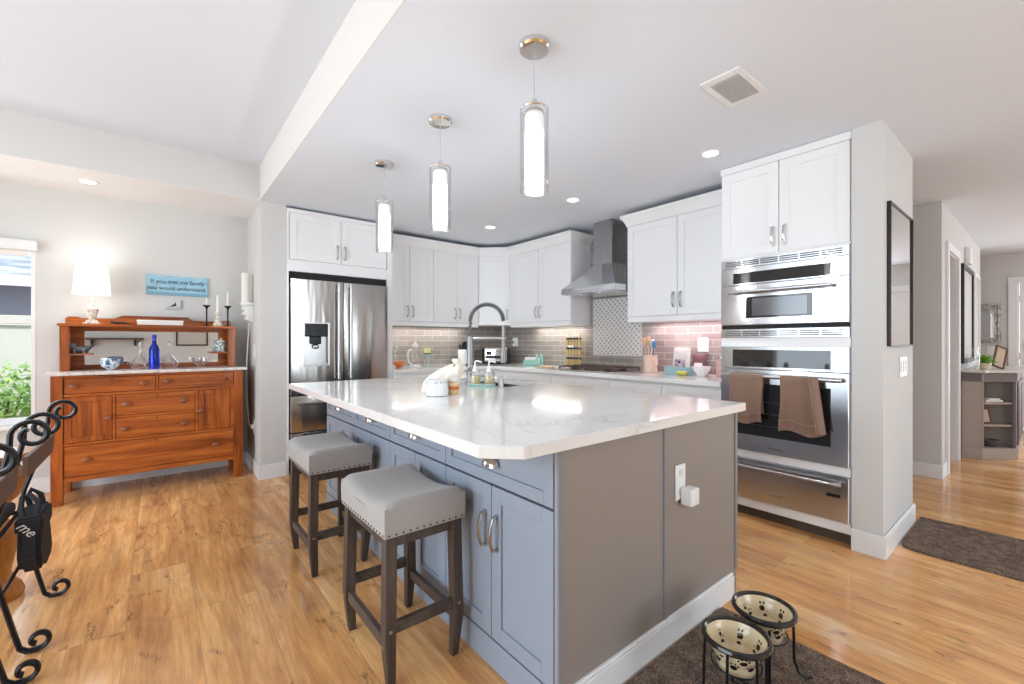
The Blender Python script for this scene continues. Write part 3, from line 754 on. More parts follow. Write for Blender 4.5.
o = MB().prism([(1.920, 4.29), (3.145, 4.29), (3.145, 1.510), (XK - .002, 1.510), (XK - .002, YK - .002), (1.920, YK - .002)], CZ - .036, CZ, .0025).build('perimeter_countertop', M_QTZ, None, ang=.5)
tag(o, 'white quartz countertop running around the corner under the wall tiles', 'countertop')
# backsplash
struct('wall_tile_back', MB().box(1.920, XK - .001, YK - .010, YK - .001, CZ + .001, 1.46), M_TILEX, smooth=False)
struct('wall_tile_range', MB().box(XK - .010, XK - .0005, 1.510, YK - .011, CZ + .001, H - .002), M_TILEY, smooth=False)
t = thing('mosaic_panel', 'white and grey diamond mosaic panel behind the cooktop', 'tile panel', (XK - .012, 2.92, 1.06))
MB().box(XK - .016, XK - .011, 2.615, 3.225, 1.075, 1.672).build('mosaic', M_MOS, t, smooth=False)
b = MB()
for y0, y1, z0, z1 in ((2.60, 3.24, 1.06, 1.077), (2.60, 3.24, 1.670, 1.687), (2.60, 2.617, 1.06, 1.687), (3.223, 3.24, 1.06, 1.687)): b.box(XK - .02, XK - .011, y0, y1, z0, z1, .003)
b.build('pencil_border', mat('pearl_border', (206, 202, 198), .2, coat=.4), t)
# ------------------------------------------------------------------ upper cabinets
UZ0, UZ1, CRZ = 1.425, 2.30, 2.405
def crown(pts, parent, z0=UZ1, z1=CRZ, depth=.05):
    # pts: front line of the doors, offset direction given per point
    b = MB(); prof = [(0, z0), (.006, z0), (.012, z0 + .02), (depth * .55, z1 - .05), (depth, z1 - .022), (depth, z1), (0, z1)]
    bm = bmesh.new(); rings = []
    for p, d in pts: rings.append([bm.verts.new((p[0] + d[0] * o_, p[1] + d[1] * o_, z)) for o_, z in prof])
    for A, B in zip(rings, rings[1:]):
        for k in range(len(prof)): bm.faces.new((A[k], A[(k + 1) % len(prof)], B[(k + 1) % len(prof)], B[k]))
    bm.faces.new(rings[0]); bm.faces.new(rings[-1][::-1]); bmesh.ops.recalc_face_normals(bm, faces=list(bm.faces))
    b.bm.free(); b.bm = bm; return b.build('crown_moulding', M_CAB, parent, ang=.4)
YU, XU = YK - .33, 3.47     # door front planes
D1 = (3.19, YU); D2 = (XU, 4.34)
t = thing('corner_wall_cabinet', 'white diagonal corner wall cabinet with one door', 'cabinet', (3.6, 4.75, UZ0))
MB().prism([(3.195, YU + .018), (3.483, 4.335), (XK - .011, 4.335), (XK - .011, YK - .011), (3.195, YK - .011)], UZ0, UZ1 + .001).build('carcass', M_CAB, t, smooth=False)
ang = math.degrees(math.atan2(D2[1] - D1[1], D2[0] - D1[0])); dl = math.hypot(D2[0] - D1[0], D2[1] - D1[1])
shaker(FR(D1[0] + .002, D1[1], UZ0 + .02, ang), dl - .004, UZ1 - UZ0 - .02, 'door', M_CAB, t, handle=('v', dl - .035, .05))
crown([(D1, (-.0, -1.0)), ((D1[0] + .001, D1[1] - .001), (-.4, -1.0)), ((D2[0] - .001, D2[1] + .001), (-1.0, -.4)), (D2, (-1, 0))], t)
t = thing('wall_cabinet', 'white wall cabinets along the back wall right of the refrigerator', 'cabinet', (2.6, 4.78, UZ0), 'white shaker wall cabinets')
MB().box(1.920, 3.192, YU + .02, YK - .011, UZ0, UZ1 + .001).build('carcass', M_CAB, t)
xs = [1.922, 2.235, 2.54, 2.865, 3.188]
for i in range(4):
    wd = xs[i + 1] - xs[i]
    shaker(FR(xs[i], YU, UZ0 + .02, 0), wd - .002, UZ1 - UZ0 - .02, 'door', M_CAB, t, handle=('v', wd - .032 if i % 2 == 0 else .032, .05))
MB().box(1.920, 3.19, YU + .004, YU + .02, UZ0 - .03, UZ0 + .018, .003).build('light_rail', M_CAB, t)
crown([((1.920, YU), (0, -1)), (D1, (0, -1))], t)
t = thing('wall_cabinet', 'white wall cabinets between the corner and the range hood', 'cabinet', (3.6, 3.8, UZ0), 'white shaker wall cabinets')
MB().box(XU + .02, XK - .011, 3.282, 4.333, UZ0 - .03, UZ1 + .001).build('carcass', M_CAB, t)
for i, (ya, yb) in enumerate(((4.338, 3.80), (3.80, 3.282))):
    shaker(FR(XU, ya, UZ0 + .02, -90), ya - yb - .002, UZ1 - UZ0 - .02, 'door', M_CAB, t, handle=('v', ya - yb - .033 if i == 0 else .033, .05))
MB().box(XU + .004, XU + .02, 3.282, 4.333, UZ0 - .03, UZ0 + .018, .003).build('light_rail', M_CAB, t)
crown([(D2, (-1, 0)), ((XU, 3.282), (-1, -1)), ((XU + .001, 3.282), (-1, -1)), ((XK - .011, 3.282), (0, -1))], t)
t = thing('wall_cabinet', 'white two-door wall cabinet between the range hood and the oven tower', 'cabinet', (3.6, 2.05, UZ0), 'white shaker wall cabinets')
MB().box(XU + .02, XK - .011, 1.512, 2.548, UZ0 - .03, UZ1 + .001).build('carcass', M_CAB, t)
for i, (ya, yb) in enumerate(((2.548, 2.035), (2.035, 1.512))):
    shaker(FR(XU, ya, UZ0 + .02, -90), ya - yb - .002, UZ1 - UZ0 - .02, 'door', M_CAB, t, handle=('v', ya - yb - .033 if i == 0 else .033, .07))
MB().box(XU + .004, XU + .02, 1.512, 2.548, UZ0 - .03, UZ0 + .018, .003).build('light_rail', M_CAB, t)
crown([((XK - .011, 2.548), (0, 1)), ((XU, 2.548), (-1, 1)), ((XU, 2.547), (-1, 1)), ((XU, 1.512), (-1, 0))][0:1] + [((XU, 2.548), (-1, 1)), ((XU, 1.512), (-1, 0))], t)
# lamps added under the wall cabinets to brighten and tint the tiles
lamp('added_cabinet_fill', 'AREA', (2.55, 4.84, UZ0 - .035), (0, 0, 0), 2.8, (1, .95, .9), 1.1, .04)
lamp('added_cabinet_fill', 'AREA', (3.70, 3.75, UZ0 - .035), (0, 0, 0), 2.8, (1, .95, .9), .04, .8)
lamp('added_cabinet_fill', 'AREA', (3.70, 2.05, UZ0 - .035), (0, 0, 0), 3.2, (1, .70, .76), .04, .8)

# ------------------------------------------------------------------ refrigerator and its surround
t = thing('fridge_surround', 'white tall panels and upper cabinet framing the refrigerator', 'cabinet', (1.42, 4.66, 0))
MB().box(.907, .925, 4.375, YK - .003, 0, 2.40).box(1.862, 1.918, 4.375, YK - .003, 0, 2.40).box(.925, 1.862, 4.40, YK - .003, 1.86, 2.40).box(.925, 1.862, 4.376, 4.40, 1.86, 1.965).build('panels', M_CAB, t)
for i, xx in enumerate((.930, 1.393)):
    shaker(FR(xx, 4.375, 1.968, 0), .461, .425, 'door', M_CAB, t, handle=('v', .425 if i == 0 else .035, .045))
MB().box(.907, 1.918, 4.36, 4.40, 2.39, 2.43, .006).build('crown_moulding', M_CAB, t)
t = thing('refrigerator', 'stainless french door refrigerator with ice and water dispenser', 'refrigerator', (1.39, 4.65, 0))
FX0, FX1, FM, FY = .934, 1.846, 1.395, 4.325
MB().box(FX0 + .005, FX1 - .005, 4.40, 4.93, .03, 1.80, .004).build('cabinet_body', mat('dark_grey_fridge_side', (86, 86, 88), .5), t)
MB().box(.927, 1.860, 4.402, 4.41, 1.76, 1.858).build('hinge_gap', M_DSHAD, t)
FD = .075
d1 = MB()
hx0, hx1, hz0, hz1 = 1.045, 1.258, .995, 1.38
for x0, x1, z0, z1 in ((FX0, hx0, .725, 1.785), (hx1, FM - .003, .725, 1.785), (hx0, hx1, .725, hz0), (hx0, hx1, hz1, 1.785)): d1.box(x0, x1, FY, FY + FD, z0, z1, .003 if False else 0)
D1o = d1.build('door', M_STEEL, t, smooth=False)
b = MB()
for x0, x1, z0, z1 in ((hx0 - .012, hx0, hz0 - .012, hz1 + .012), (hx1, hx1 + .012, hz0 - .012, hz1 + .012), (hx0, hx1, hz0 - .012, hz0), (hx0, hx1, hz1, hz1 + .012)): b.box(x0, x1, FY - .006, FY + .004, z0, z1, .002)
b.box(hx0, hx1, FY + .05, FY + .06, hz0, 1.26).box(hx0, hx0 + .004, FY, FY + .05, hz0, hz1).box(hx1 - .004, hx1, FY, FY + .05, hz0, hz1).box(hx0, hx1, FY, FY + .055, hz0, hz0 + .015)
b.build('dispenser_frame', M_NICKEL, D1o)
b = MB().box(hx0, hx1, FY + .006, FY + .05, 1.262, hz1 - .002, .003).box(hx0 + .06, hx1 - .06, FY + .01, FY + .045, 1.19, 1.262, .006)
b.box(hx0 + .085, hx1 - .085, FY + .02, FY + .035, 1.15, 1.20, .004).build('dispenser_controls', M_DARK, D1o)
MB().sphere(((hx0 + hx1) / 2, FY + .018, 1.165), .022, 1.3, .7, .9).build('ice_spout', M_CHROME, D1o)
MB().box(FM + .003, FX1, FY, FY + FD, .725, 1.785, .006, 2).build('door', M_STEEL, t)
MB().box(FX0, FX1, FY, FY + FD, .385, .715, .006, 2).build('freezer_drawer', M_STEEL, t)
MB().box(FX0, FX1, FY, FY + FD, .06, .375, .006, 2).build('freezer_drawer', M_STEEL, t)
for hx_, s_ in ((FM - .055, -1), (FM + .058, 1)):
    b = MB(); b.tube([(hx_, FY - .055 + .0 * abs(k - 6), .86 + k * .0755) for k in range(13)], .0125, 12)
    for z in (.90, 1.70): b.cyl((hx_, FY, z), .012, .052, 12, RX(PI / 2))
    b.build('handle', M_NICKEL, t)
b = MB(); b.tube([(.972, FY - .05, .655), (1.81, FY - .05, .655)], .0115, 12)
for x in (1.01, 1.77): b.cyl((x, FY, .655), .010, .048, 12, RX(PI / 2))
b.build('freezer_handle', M_NICKEL, t)
b = MB(); b.tube([(.972, FY - .05, .33), (1.81, FY - .05, .33)], .0115, 12)
for x in (1.01, 1.77): b.cyl((x, FY, .33), .010, .048, 12, RX(PI / 2))
b.build('freezer_handle', M_NICKEL, t)
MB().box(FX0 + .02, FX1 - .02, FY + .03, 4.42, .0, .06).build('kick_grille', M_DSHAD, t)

# ------------------------------------------------------------------ range hood and cooktop
HYc, HX = 2.905, 3.295
t = thing('range_hood', 'stainless pyramid chimney range hood above the cooktop', 'range hood', (3.55, HYc, 1.70))
XB_ = XK - .012; hw = .348
b = MB().box(HX, XB_, HYc - hw, HYc + hw, 1.700, 1.760, .002)
bm = bmesh.new()
def ringr(x0, hw_, z): return [bm.verts.new(p) for p in ((x0, HYc - hw_, z), (x0, HYc + hw_, z), (XB_, HYc + hw_, z), (XB_, HYc - hw_, z))]
lv = []
for k in range(9):
    u = k / 8; f = (1 - u) ** 1.12
    lv.append(ringr(HX + (1 - f) * .245, .122 + (hw - .122) * f, 1.759 + .25 * u))
for A, B in zip(lv, lv[1:]):
    for k in range(4): bm.faces.new((A[k], A[(k + 1) % 4], B[(k + 1) % 4], B[k]))
bmesh.ops.recalc_face_normals(bm, faces=list(bm.faces)); me = bpy.data.meshes.new('t'); bm.to_mesh(me); bm.free(); b.bm.from_mesh(me)
b.build('canopy', M_STEELH, t, ang=.5)
MB().box(HX + .245, XB_, HYc - .12, HYc + .12, 2.005, H - .002, .002).box(HX + .25, XB_, HYc - .116, HYc + .116, 1.99, 2.008).build('chimney', steel_mat('brushed_steel_chimney', (172, 173, 175), .26, 2), t)
MB().box(HX + .03, XB_ - .03, HYc - hw + .03, HYc + hw - .03, 1.694, 1.702).build('filter', M_STEELH, t)
for y in (-.12, .12): MB().cyl((HX + .06, HYc + y, 1.689), .022, .006, 16).build('lamp', M_CHROME, t)
b = MB()
for k in range(5): b.cyl((HX, HYc - .08 + k * .04, 1.73), .008, .004, 12, RY(-PI / 2))
b.build('control_button', M_CHROME, t)
t = thing('gas_cooktop', 'black grated gas cooktop set into the range wall counter', 'cooktop', (3.47, HYc, CZ))
MB().box(3.235, 3.70, HYc - .345, HYc + .345, CZ + .0005, CZ + .012, .004).build('surface', M_STEEL, t)
GI = mat('bronze_cast_iron', (96, 78, 70), .5, .4)
for i in range(3):
    y0 = HYc - .34 + i * .228; b = MB()
    for x in (3.25, 3.68): b.box(x, x + .012, y0, y0 + .221, CZ + .034, CZ + .046, .002)
    for y in (y0, y0 + .209, y0 + .104): b.box(3.25, 3.692, y, y + .012, CZ + .034, CZ + .046, .002)
    for x in (3.36, 3.465, 3.57): b.box(x, x + .010, y0, y0 + .221, CZ + .034, CZ + .048, .002)
    for x in (3.25, 3.68):
        for y in (y0, y0 + .209): b.box(x, x + .012, y, y + .012, CZ + .012, CZ + .036)
    b.build('grate', GI, t)
    for x in (3.365, 3.575): MB().cyl((x, y0 + .117, CZ + .012), .038, .016, 20, None, .03).build('burner', M_DARK, t)
for i in range(5): MB().cyl((3.262, HYc - .16 + i * .08, CZ + .012), .017, .024, 16, None, .014).build('knob', GI, t)

# ------------------------------------------------------------------ oven tower
TX = 3.16; TY0, TY1 = .75, 1.506
t = thing('tower_cabinet', 'white tall oven cabinet with two upper doors beside the pillar', 'cabinet', (3.48, 1.14, 0))
b = MB().box(TX + .02, XK - .002, TY0 - .004, TY1, .085, 2.40, 0)
b.build('carcass', M_CAB, t)
for i, (ya, yb) in enumerate(((TY1, 1.131), (1.131, TY0))):
    shaker(FR(TX, ya, 1.80, -90), ya - yb - .002, .60, 'door', M_CAB, t, handle=('v', ya - yb - .035 if i == 0 else .035, .045), hm=M_CHROME)
for z0, z1 in ((1.178, 1.238), (.413, .466), (.078, .138), (1.785, 1.80)): MB().box(TX - .004, TX + .02, TY0 - .004, TY1, z0, z1, .001).build('face_rail', M_CAB, t)
MB().box(TX - .006, TX + .03, TY0 - .006, TY1 + .006, 2.40, H - .003, .003).build('crown_moulding', M_CAB, t)
MB().box(TX + .06, XK - .01, TY0 + .005, TY1 - .005, 0, .086).build('kick_board', mat('kick_shade_brown', (104, 88, 74), .7), t)  # dark shade at the kick put into the board's brown
def vent(z0, z1, parent):
    b = MB(); b.box(TX - .012, TX + .02, TY0 + .004, TY1 - .004, z0, z1, .001)
    o = b.build('vent_grille', M_STEELH, parent)
    b = MB(); n = 6; wd = (TY1 - TY0 - .06) / n
    for i in range(n):
        for k in range(3):
            zz = z0 + .012 + k * (z1 - z0 - .02) / 3
            b.box(TX - .0135, TX - .011, TY0 + .03 + i * wd + .006, TY0 + .03 + (i + 1) * wd - .004, zz, zz + (z1 - z0) * .13, 0)
    b.build('vent_slot', mat('slot_grey', (104, 104, 106), .5), o)
def towerbar(z, parent, y0=TY0 + .075, y1=TY1 - .075, r=.0125):
    b = MB().tube([(TX - .062, y0, z), (TX - .062, y1, z)], r, 14)
    for y in (y0 + .025, y1 - .025): b.box(TX - .062, TX - .018, y - .013, y + .013, z - .012, z + .012, .003)
    return b.build('handle', M_NICKEL, parent)
# speed oven
t = thing('microwave_oven', 'stainless built-in speed oven with vent strips, upper appliance in the tower', 'microwave', (TX, 1.14, 1.24))
vent(1.725, 1.784, t)
MB().box(TX - .016, TX + .02, TY0 + .004, TY1 - .004, 1.606, 1.722, .002).build('control_panel', M_STEELH, t)
MB().box(TX - .0175, TX - .015, .842, 1.418, 1.614, 1.688, .001).build('display', M_DARKGL, t)
MB().box(TX - .019, TX + .02, TY0 + .004, TY1 - .004, 1.328, 1.602, .003).build('door', M_STEELH, t)
MB().box(TX - .0205, TX - .018, .935, 1.33, 1.374, 1.518, .001).build('window', M_DARKGL, t)
MB().box(TX - .0215, TX - .020, .965, 1.29, 1.386, 1.506, .001).build('window_mesh', mat('grey_window_mesh', (104, 104, 106), .12, .6), t)
towerbar(1.553, t)
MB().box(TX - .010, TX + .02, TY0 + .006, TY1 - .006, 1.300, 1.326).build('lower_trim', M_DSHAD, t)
vent(1.240, 1.299, t)
# wall oven
t = thing('wall_oven', 'stainless wall oven with black glass, the appliance carrying two brown towels', 'oven', (TX, 1.14, .466))
MB().box(TX - .016, TX + .02, TY0 + .004, TY1 - .004, 1.028, 1.178, .002).build('control_panel', M_STEELH, t)
MB().box(TX - .0175, TX - .015, .842, 1.42, 1.042, 1.158, .001).build('display', M_DARKGL, t)
MB().box(TX - .019, TX + .02, TY0 + .004, TY1 - .004, .468, 1.024, .003).build('door', M_STEELH, t)
MB().box(TX - .0205, TX - .018, .842, 1.43, .578, .93, .001).build('window', M_DARKGL, t)
b = MB()
for k in range(3): b.box(TX - .021, TX - .0204, .88, 1.39, .65 + .08 * k, .654 + .08 * k)
b.build('rack_line', mat('oven_rack_grey', (92, 92, 94), .3, .5), t)
towerbar(.983, t, TY0 + .03, TY1 - .03, .014)
MB().box(TX - .0205, TX - .0185, 1.09, 1.19, .50, .515, .0005).build('name_badge', M_NICKEL, t)
# warming drawer
t = thing('warming_drawer', 'stainless warming drawer with a long bar handle at the tower bottom', 'drawer', (TX, 1.14, .138))
MB().box(TX - .019, TX + .02, TY0 + .004, TY1 - .004, .140, .411, .003).build('front', M_STEELH, t)
towerbar(.368, t, TY0 + .03, TY1 - .03, .0085)
MB().box(TX - .0205, TX - .0185, 1.09, 1.19, .20, .213, .0005).build('name_badge', M_NICKEL, t)
MB().box(TX - .0205, TX - .0185, .795, .865, .283, .303, .0005).build('display', M_DARKGL, t)
# towels
TOW = mat('brown_terry', (146, 118, 102), 1, sheen=.4, spec=.1, bump=1, bscale=420)
TOWB = mat('brown_terry_band', (164, 136, 120), .8, spec=.1)
def towel(y0, y1, zb, lab, amp, ph, skew=0, fold=0):
    t = thing('hand_towel', lab, 'towel', (TX - .08, (y0 + y1) / 2, zb), 'towels on the oven handle')
    xc, zt = TX - .062, .983 + .015
    def f(u, v):
        y = y0 + (y1 - y0) * u; s = v * 2 - 1    # -1 back hem, 0 over the bar, 1 front hem
        d = abs(s); fl = (d ** .8) * amp
        drop = (zt - zb) * d * (1 if s > 0 else .8)
        ripple = fl * math.sin(u * 11 + ph) + fl * .5 * math.sin(u * 23 + 2 * ph)
        th = min(d / .07, 1) * PI / 2
        x = xc + (-1 if s > 0 else 1) * (.018 * math.sin(th)) - (ripple if s > 0 else -ripple * .3) * .45
        z = zt - (1 - math.cos(th)) * .015 - max(0, drop - .012) * 1.0
        if s > 0: x = min(x, xc - .008 - .006 * d)
        else: x = min(max(x, xc + .006), TX - .026)
        yy = y - skew * d * (1 if s > 0 else 0) * (1 - u) + .006 * math.sin(v * 9 + u * 5)
        return (x, yy, z + (.012 * math.sin(u * 7 + ph) * d if s > 0 else 0))
    MB().grid(f, 40, 60, .005).build('cloth', TOW, t)
    def g(u, v):
        a = Vector(f(u, .5 + .5 * (.80 + .025 * v))); return (a.x - .0035, a.y, a.z)
    MB().grid(g, 40, 2, .0015).build('woven_band', TOWB, t)
    if fold:
        def h(u, v):
            s = v; y = y0 - .014 + .045 * u
            return (xc - .026 - .012 * math.sin(u * 3) - .008 * s - amp * math.sin(u * 6 + 4), y - .045 * s, zt - .004 - (zt - zb - .02) * s + .0)
        MB().grid(h, 10, 30, .005).build('folded_edge', TOW, t)
towel(1.205, 1.420, .675, 'brown towel hanging on the oven handle left side, partly behind the island corner', .010, 1.0)
towel(.905, 1.100, .645, 'brown towel hanging on the oven handle right side with a loose fold', .012, 2.4, .05, 1)

# ------------------------------------------------------------------ sideboard
SY = 4.60; SBY = 5.06
t = thing('sideboard', 'antique oak sideboard with marble top and mirrored hutch', 'sideboard', (0, 4.83, 0))
for x0, x1 in ((-.612, -.546), (.530, .596)):
    for y0, y1 in ((SY, SY + .066), (SBY - .066, SBY)):
        MB().box(x0, x1, y0, y1, 0, .958, .003).build('leg', M_WZ, t)
b = MB().box(-.60, -.585, SY + .06, SBY - .06, .17, .955).box(.57, .584, SY + .06, SBY - .06, .17, .955)
b.build('side_panel', M_WZ, t)
b = MB().box(-.546, .530, SY + .030, SBY - .01, .165, .955)
b.build('case', M_WX, t)
b = MB().box(-.546, .530, SY + .008, SY + .032, .163, .200, .002).box(-.546, .530, SY + .008, SY + .032, .432, .450, .002).box(-.546, .530, SY + .008, SY + .032, .800, .818, .002).box(-.546, .530, SY + .008, SY + .032, .940, .955, .002)
for x0, x1, z0, z1 in ((-.012, .002, .818, .94), (-.275, -.258, .45, .80), (.248, .266, .45, .80), (.506, .530, .45, .80)): b.box(x0, x1, SY + .008, SY + .032, z0, z1, .002)
b.box(-.258, .248, SY + .008, SY + .032, .615, .632, .002)
b.build('face_frame', M_WX, t)
def knob(x, z, p, y=SY + .010):
    MB().lathe([(0, -.001), (.010, 0), (.009, .010), (.015, .015), (.021, .024), (.019, .032), (.010, .038), (0, .039)], (x, y, z), 20, RX(PI / 2), 1.18, .95).build('knob', M_KNOB, p)
def drw(x0, x1, z0, z1, ks, kz, nm='drawer'):
    o = MB().box(x0 + .003, x1 - .003, SY + .010, SY + .030, z0 + .003, z1 - .003, .003).build(nm, M_WX, t)
    for k in ks: knob(k, kz, o)
    MB().cyl(((x0 + x1) / 2, SY + .0105, z1 - .022), .006, .002, 12, RX(PI / 2)).build('keyhole', M_DSHAD, o)
    return o
drw(-.546, -.012, .818, .940, (-.49, -.09), .88); drw(.002, .530, .818, .940, (.062, .458), .885)
drw(-.258, .248, .632, .800, (-.197, .168), .720); drw(-.258, .248, .450, .615, (-.205, .168), .526)
drw(-.546, .530, .200, .432, (-.42, .39), .322)
def sdoor(x0, x1, z0, z1, kx):
    b = MB(); r_ = .042
    b.box(x0 + .003, x0 + r_, SY + .010, SY + .030, z0 + .003, z1 - .003, .002).box(x1 - r_, x1 - .003, SY + .010, SY + .030, z0 + .003, z1 - .003, .002)
    b.box(x0 + r_, x1 - r_, SY + .010, SY + .030, z0 + .003, z0 + r_, .002).box(x0 + r_, x1 - r_, SY + .010, SY + .030, z1 - r_, z1 - .003, .002).box(x0 + r_ - .003, x1 - r_ + .003, SY + .02, SY + .031, z0 + r_ - .003, z1 - r_ + .003)
    o = b.build('door', M_WZ, t); knob(kx, .622, o)
sdoor(-.546, -.275, .45, .80, -.298); sdoor(.266, .506, .45, .80, .280)
b = MB().prism([(-.645, SY - .03), (.628, SY - .03), (.628, SBY), (-.645, SBY)], .960, .984, .006)
mm = mat('pink_grey_marble', rough=.15); q = NT(mm); q.color(q.ramp(q.noise(q.pos(), 9, 6, .7, 2), [(.35, (196, 178, 168)), (.5, (226, 216, 208)), (.7, (236, 230, 224))]))
b.build('marble_top', mm, t)
# hutch
UY = 4.80
for x0, x1 in ((-.590, -.535), (.505, .560)): MB().box(x0, x1, UY, UY + .05, .985, 1.335, .003).build('hutch_post', M_WZ, t)
b = MB().box(-.59, -.575, UY + .05, SBY - .02, .985, 1.335).box(.545, .56, UY + .05, SBY - .02, .985, 1.335).build('hutch_side', M_WZ, t)
MB().prism([(-.600, UY - .035), (.572, UY - .035), (.572, SBY - .005), (-.600, SBY - .005)], 1.333, 1.353, .004).build('hutch_shelf', M_WX, t)
MB().prism([(-.585, 1.353), (.555, 1.353), (.555, 1.405), (.535, 1.418), (.50, 1.415), (.47, 1.405), (.26, 1.408), (.235, 1.420), (.215, 1.437), (-.235, 1.437), (-.26, 1.425), (-.29, 1.41), (-.49, 1.407), (-.515, 1.418), (-.565, 1.418), (-.585, 1.405)], SBY - .025, SBY - .008, .002, axis='y').build('backboard', M_WX, t)
b = MB().box(-.575, -.47, SBY - .045, SBY - .015, .985, 1.333).box(.445, .545, SBY - .045, SBY - .015, .985, 1.333).box(-.47, .445, SBY - .045, SBY - .015, .985, 1.022).box(-.47, .445, SBY - .045, SBY - .015, 1.300, 1.333)
b.build('mirror_frame', M_WX, t)
MB().box(-.47, .445, SBY - .036, SBY - .018, 1.022, 1.300).build('mirror', M_MIRROR, t, smooth=False)
for x0, x1 in ((-.575, -.40), (.375, .545)): MB().prism([(x0, UY + .02), (x1, UY + .06), (x1, SBY - .045), (x0, SBY - .045)] if x0 < 0 else [(x0, UY + .06), (x1, UY + .02), (x1, SBY - .045), (x0, SBY - .045)], 1.105, 1.118, .002).build('side_shelf', M_WX, t)

# things on the sideboard
t = thing('table_lamp', 'lit table lamp with white square shade and carved base on the sideboard', 'lamp', (-.415, 4.90, 1.354))
lx, ly = -.415, 4.90; s4 = PI / 4
def sq(prof, c): 
    return MB().lathe([(r * 1.414, z) for r, z in prof], (0, 0, 0), 4, RZ(s4))
b = MB(Matrix.Translation((lx, ly, 0)))
b.lathe([(r * 1.30, z) for r, z in ((0, 1.354), (.056, 1.354), (.056, 1.364), (.040, 1.372), (.034, 1.388), (.02, 1.392))], (0, 0, 0), 4, RZ(s4))
b.lathe([(.018, 1.388), (.022, 1.41), (.036, 1.45), (.040, 1.476), (.033, 1.482), (.020, 1.486), (.012, 1.50), (.020, 1.51), (.008, 1.52), (.007, 1.57), (0, 1.57)], (0, 0, 0), 20)
lw = mat('distressed_white_wash', rough=.6); q = NT(lw); q.color(q.ramp(q.noise(q.pos(), 40, 4, .7), [(.4, (180, 158, 128)), (.52, (234, 228, 218))]))
b.build('base', lw, t)
b = MB(Matrix.Translation((lx, ly, 0)))
pr = [(.108, 1.600), (.112, 1.597), (.104, 1.66), (.097, 1.75), (.092, 1.845), (.089, 1.845), (.094, 1.75), (.101, 1.66), (.107, 1.602)]
def sqsh(u, v):
    a = 2 * PI * u; n = 5.5
    ca, sa = math.cos(a), math.sin(a); k = (abs(ca) ** n + abs(sa) ** n) ** (-1 / n); r_ = .112 - .020 * v
    return (lx + ca * k * r_, ly + sa * k * r_ * .8, 1.598 + .247 * v)
sh = MB().grid(sqsh, 64, 6, .002).build('lamp_shade', mat('glowing_linen_shade', (250, 246, 238), .8, emit=(255, 248, 236), es=.9), t)
for z, v in ((1.598, 0), (1.845, 1)):
    MB().tube([sqsh(k / 48, v) for k in range(48)], .004, 6, closed=True).build('shade_trim', mat('cream_trim', (232, 224, 210), .7), sh)
MB().sphere((lx, ly, 1.862), .009).cyl((lx, ly, 1.845), .003, .012).tube([(lx - .09, ly, 1.84), (lx + .09, ly, 1.84)], .002, 6).build('finial', lw, t)
lamp('table_lamp_bulb', 'POINT', (lx, ly, 1.87), (0, 0, 0), .9, (1, .93, .84), .05)
lamp('table_lamp_bulb', 'POINT', (lx, ly - .0, 1.57), (0, 0, 0), .3, (1, .93, .84), .03)
def text(name, s, size, loc, rot, m, parent, ext=.001, sx=1.0, align='CENTER', shear=0, bold=0):
    c = bpy.data.curves.new('t', 'FONT'); c.body = s; c.size = size; c.extrude = ext; c.align_x = align; c.align_y = 'CENTER'; c.shear = shear; c.offset = bold; c.resolution_u = 3
    o = bpy.data.objects.new('t', c); COL.objects.link(o)
    dg = bpy.context.evaluated_depsgraph_get(); me = bpy.data.meshes.new_from_object(o.evaluated_get(dg)); bpy.data.objects.remove(o)
    root = parent
    while root.parent: root = root.parent
    me.transform(ROOTM[root.name].inverted() @ Matrix.Translation(loc) @ rot @ Matrix.Diagonal((sx, 1, 1, 1)))
    me.materials.clear(); me.materials.append(m)
    ob = bpy.data.objects.new(name, me); COL.objects.link(ob); ob.parent = parent; return ob
t = thing('wall_sign', 'pale blue wooden sign reading If you met my family you would understand', 'sign', (.14, 5.085, 1.63), rz=math.radians(0))
SB = mat('distressed_blue_paint', rough=.7); q = NT(SB); q.color(q.ramp(q.noise(q.pos((4, 4, 12)), 1, 5, .7), [(.35, (138, 184, 204)), (.6, (166, 210, 228))]))
bd = MB().box(-.086, .368, 5.078, 5.099, 1.638, 1.815, .003).build('board', SB, t)
MB().box(-.086, .368, 5.0765, 5.079, 1.640, 1.662).build('painted_edge', mat('deeper_blue_edge', (122, 168, 190), .7), bd)
DT = mat('dark_navy_lettering', (40, 52, 66), .7)
text('lettering', 'If you met my family', .052, (.145, 5.0765, 1.758), RX(PI / 2), DT, bd, .0006, .92)
text('lettering', 'you would understand.', .052, (.14, 5.0765, 1.700), RX(PI / 2), DT, bd, .0006, .90)
t = thing('bird_picture', 'small square grey picture of a black bird under the blue sign', 'picture', (.108, 5.085, 1.51))
MB().box(.052, .166, 5.078, 5.099, 1.512, 1.598, .004).build('canvas', mat('pale_grey_canvas', (206, 210, 208), .8), t)
b = MB().prism([(.078, 1.538), (.094, 1.541), (.104, 1.549), (.118, 1.560), (.126, 1.580), (.128, 1.562), (.130, 1.550), (.136, 1.543), (.128, 1.541), (.114, 1.538), (.098, 1.533)], 5.0765, 5.0785, axis='y')
b.build('bird_silhouette', M_DARK, t)
MB().box(.070, .145, 5.0768, 5.0782, 1.526, 1.530).build('branch', mat('grey_print', (150, 152, 156)), t)
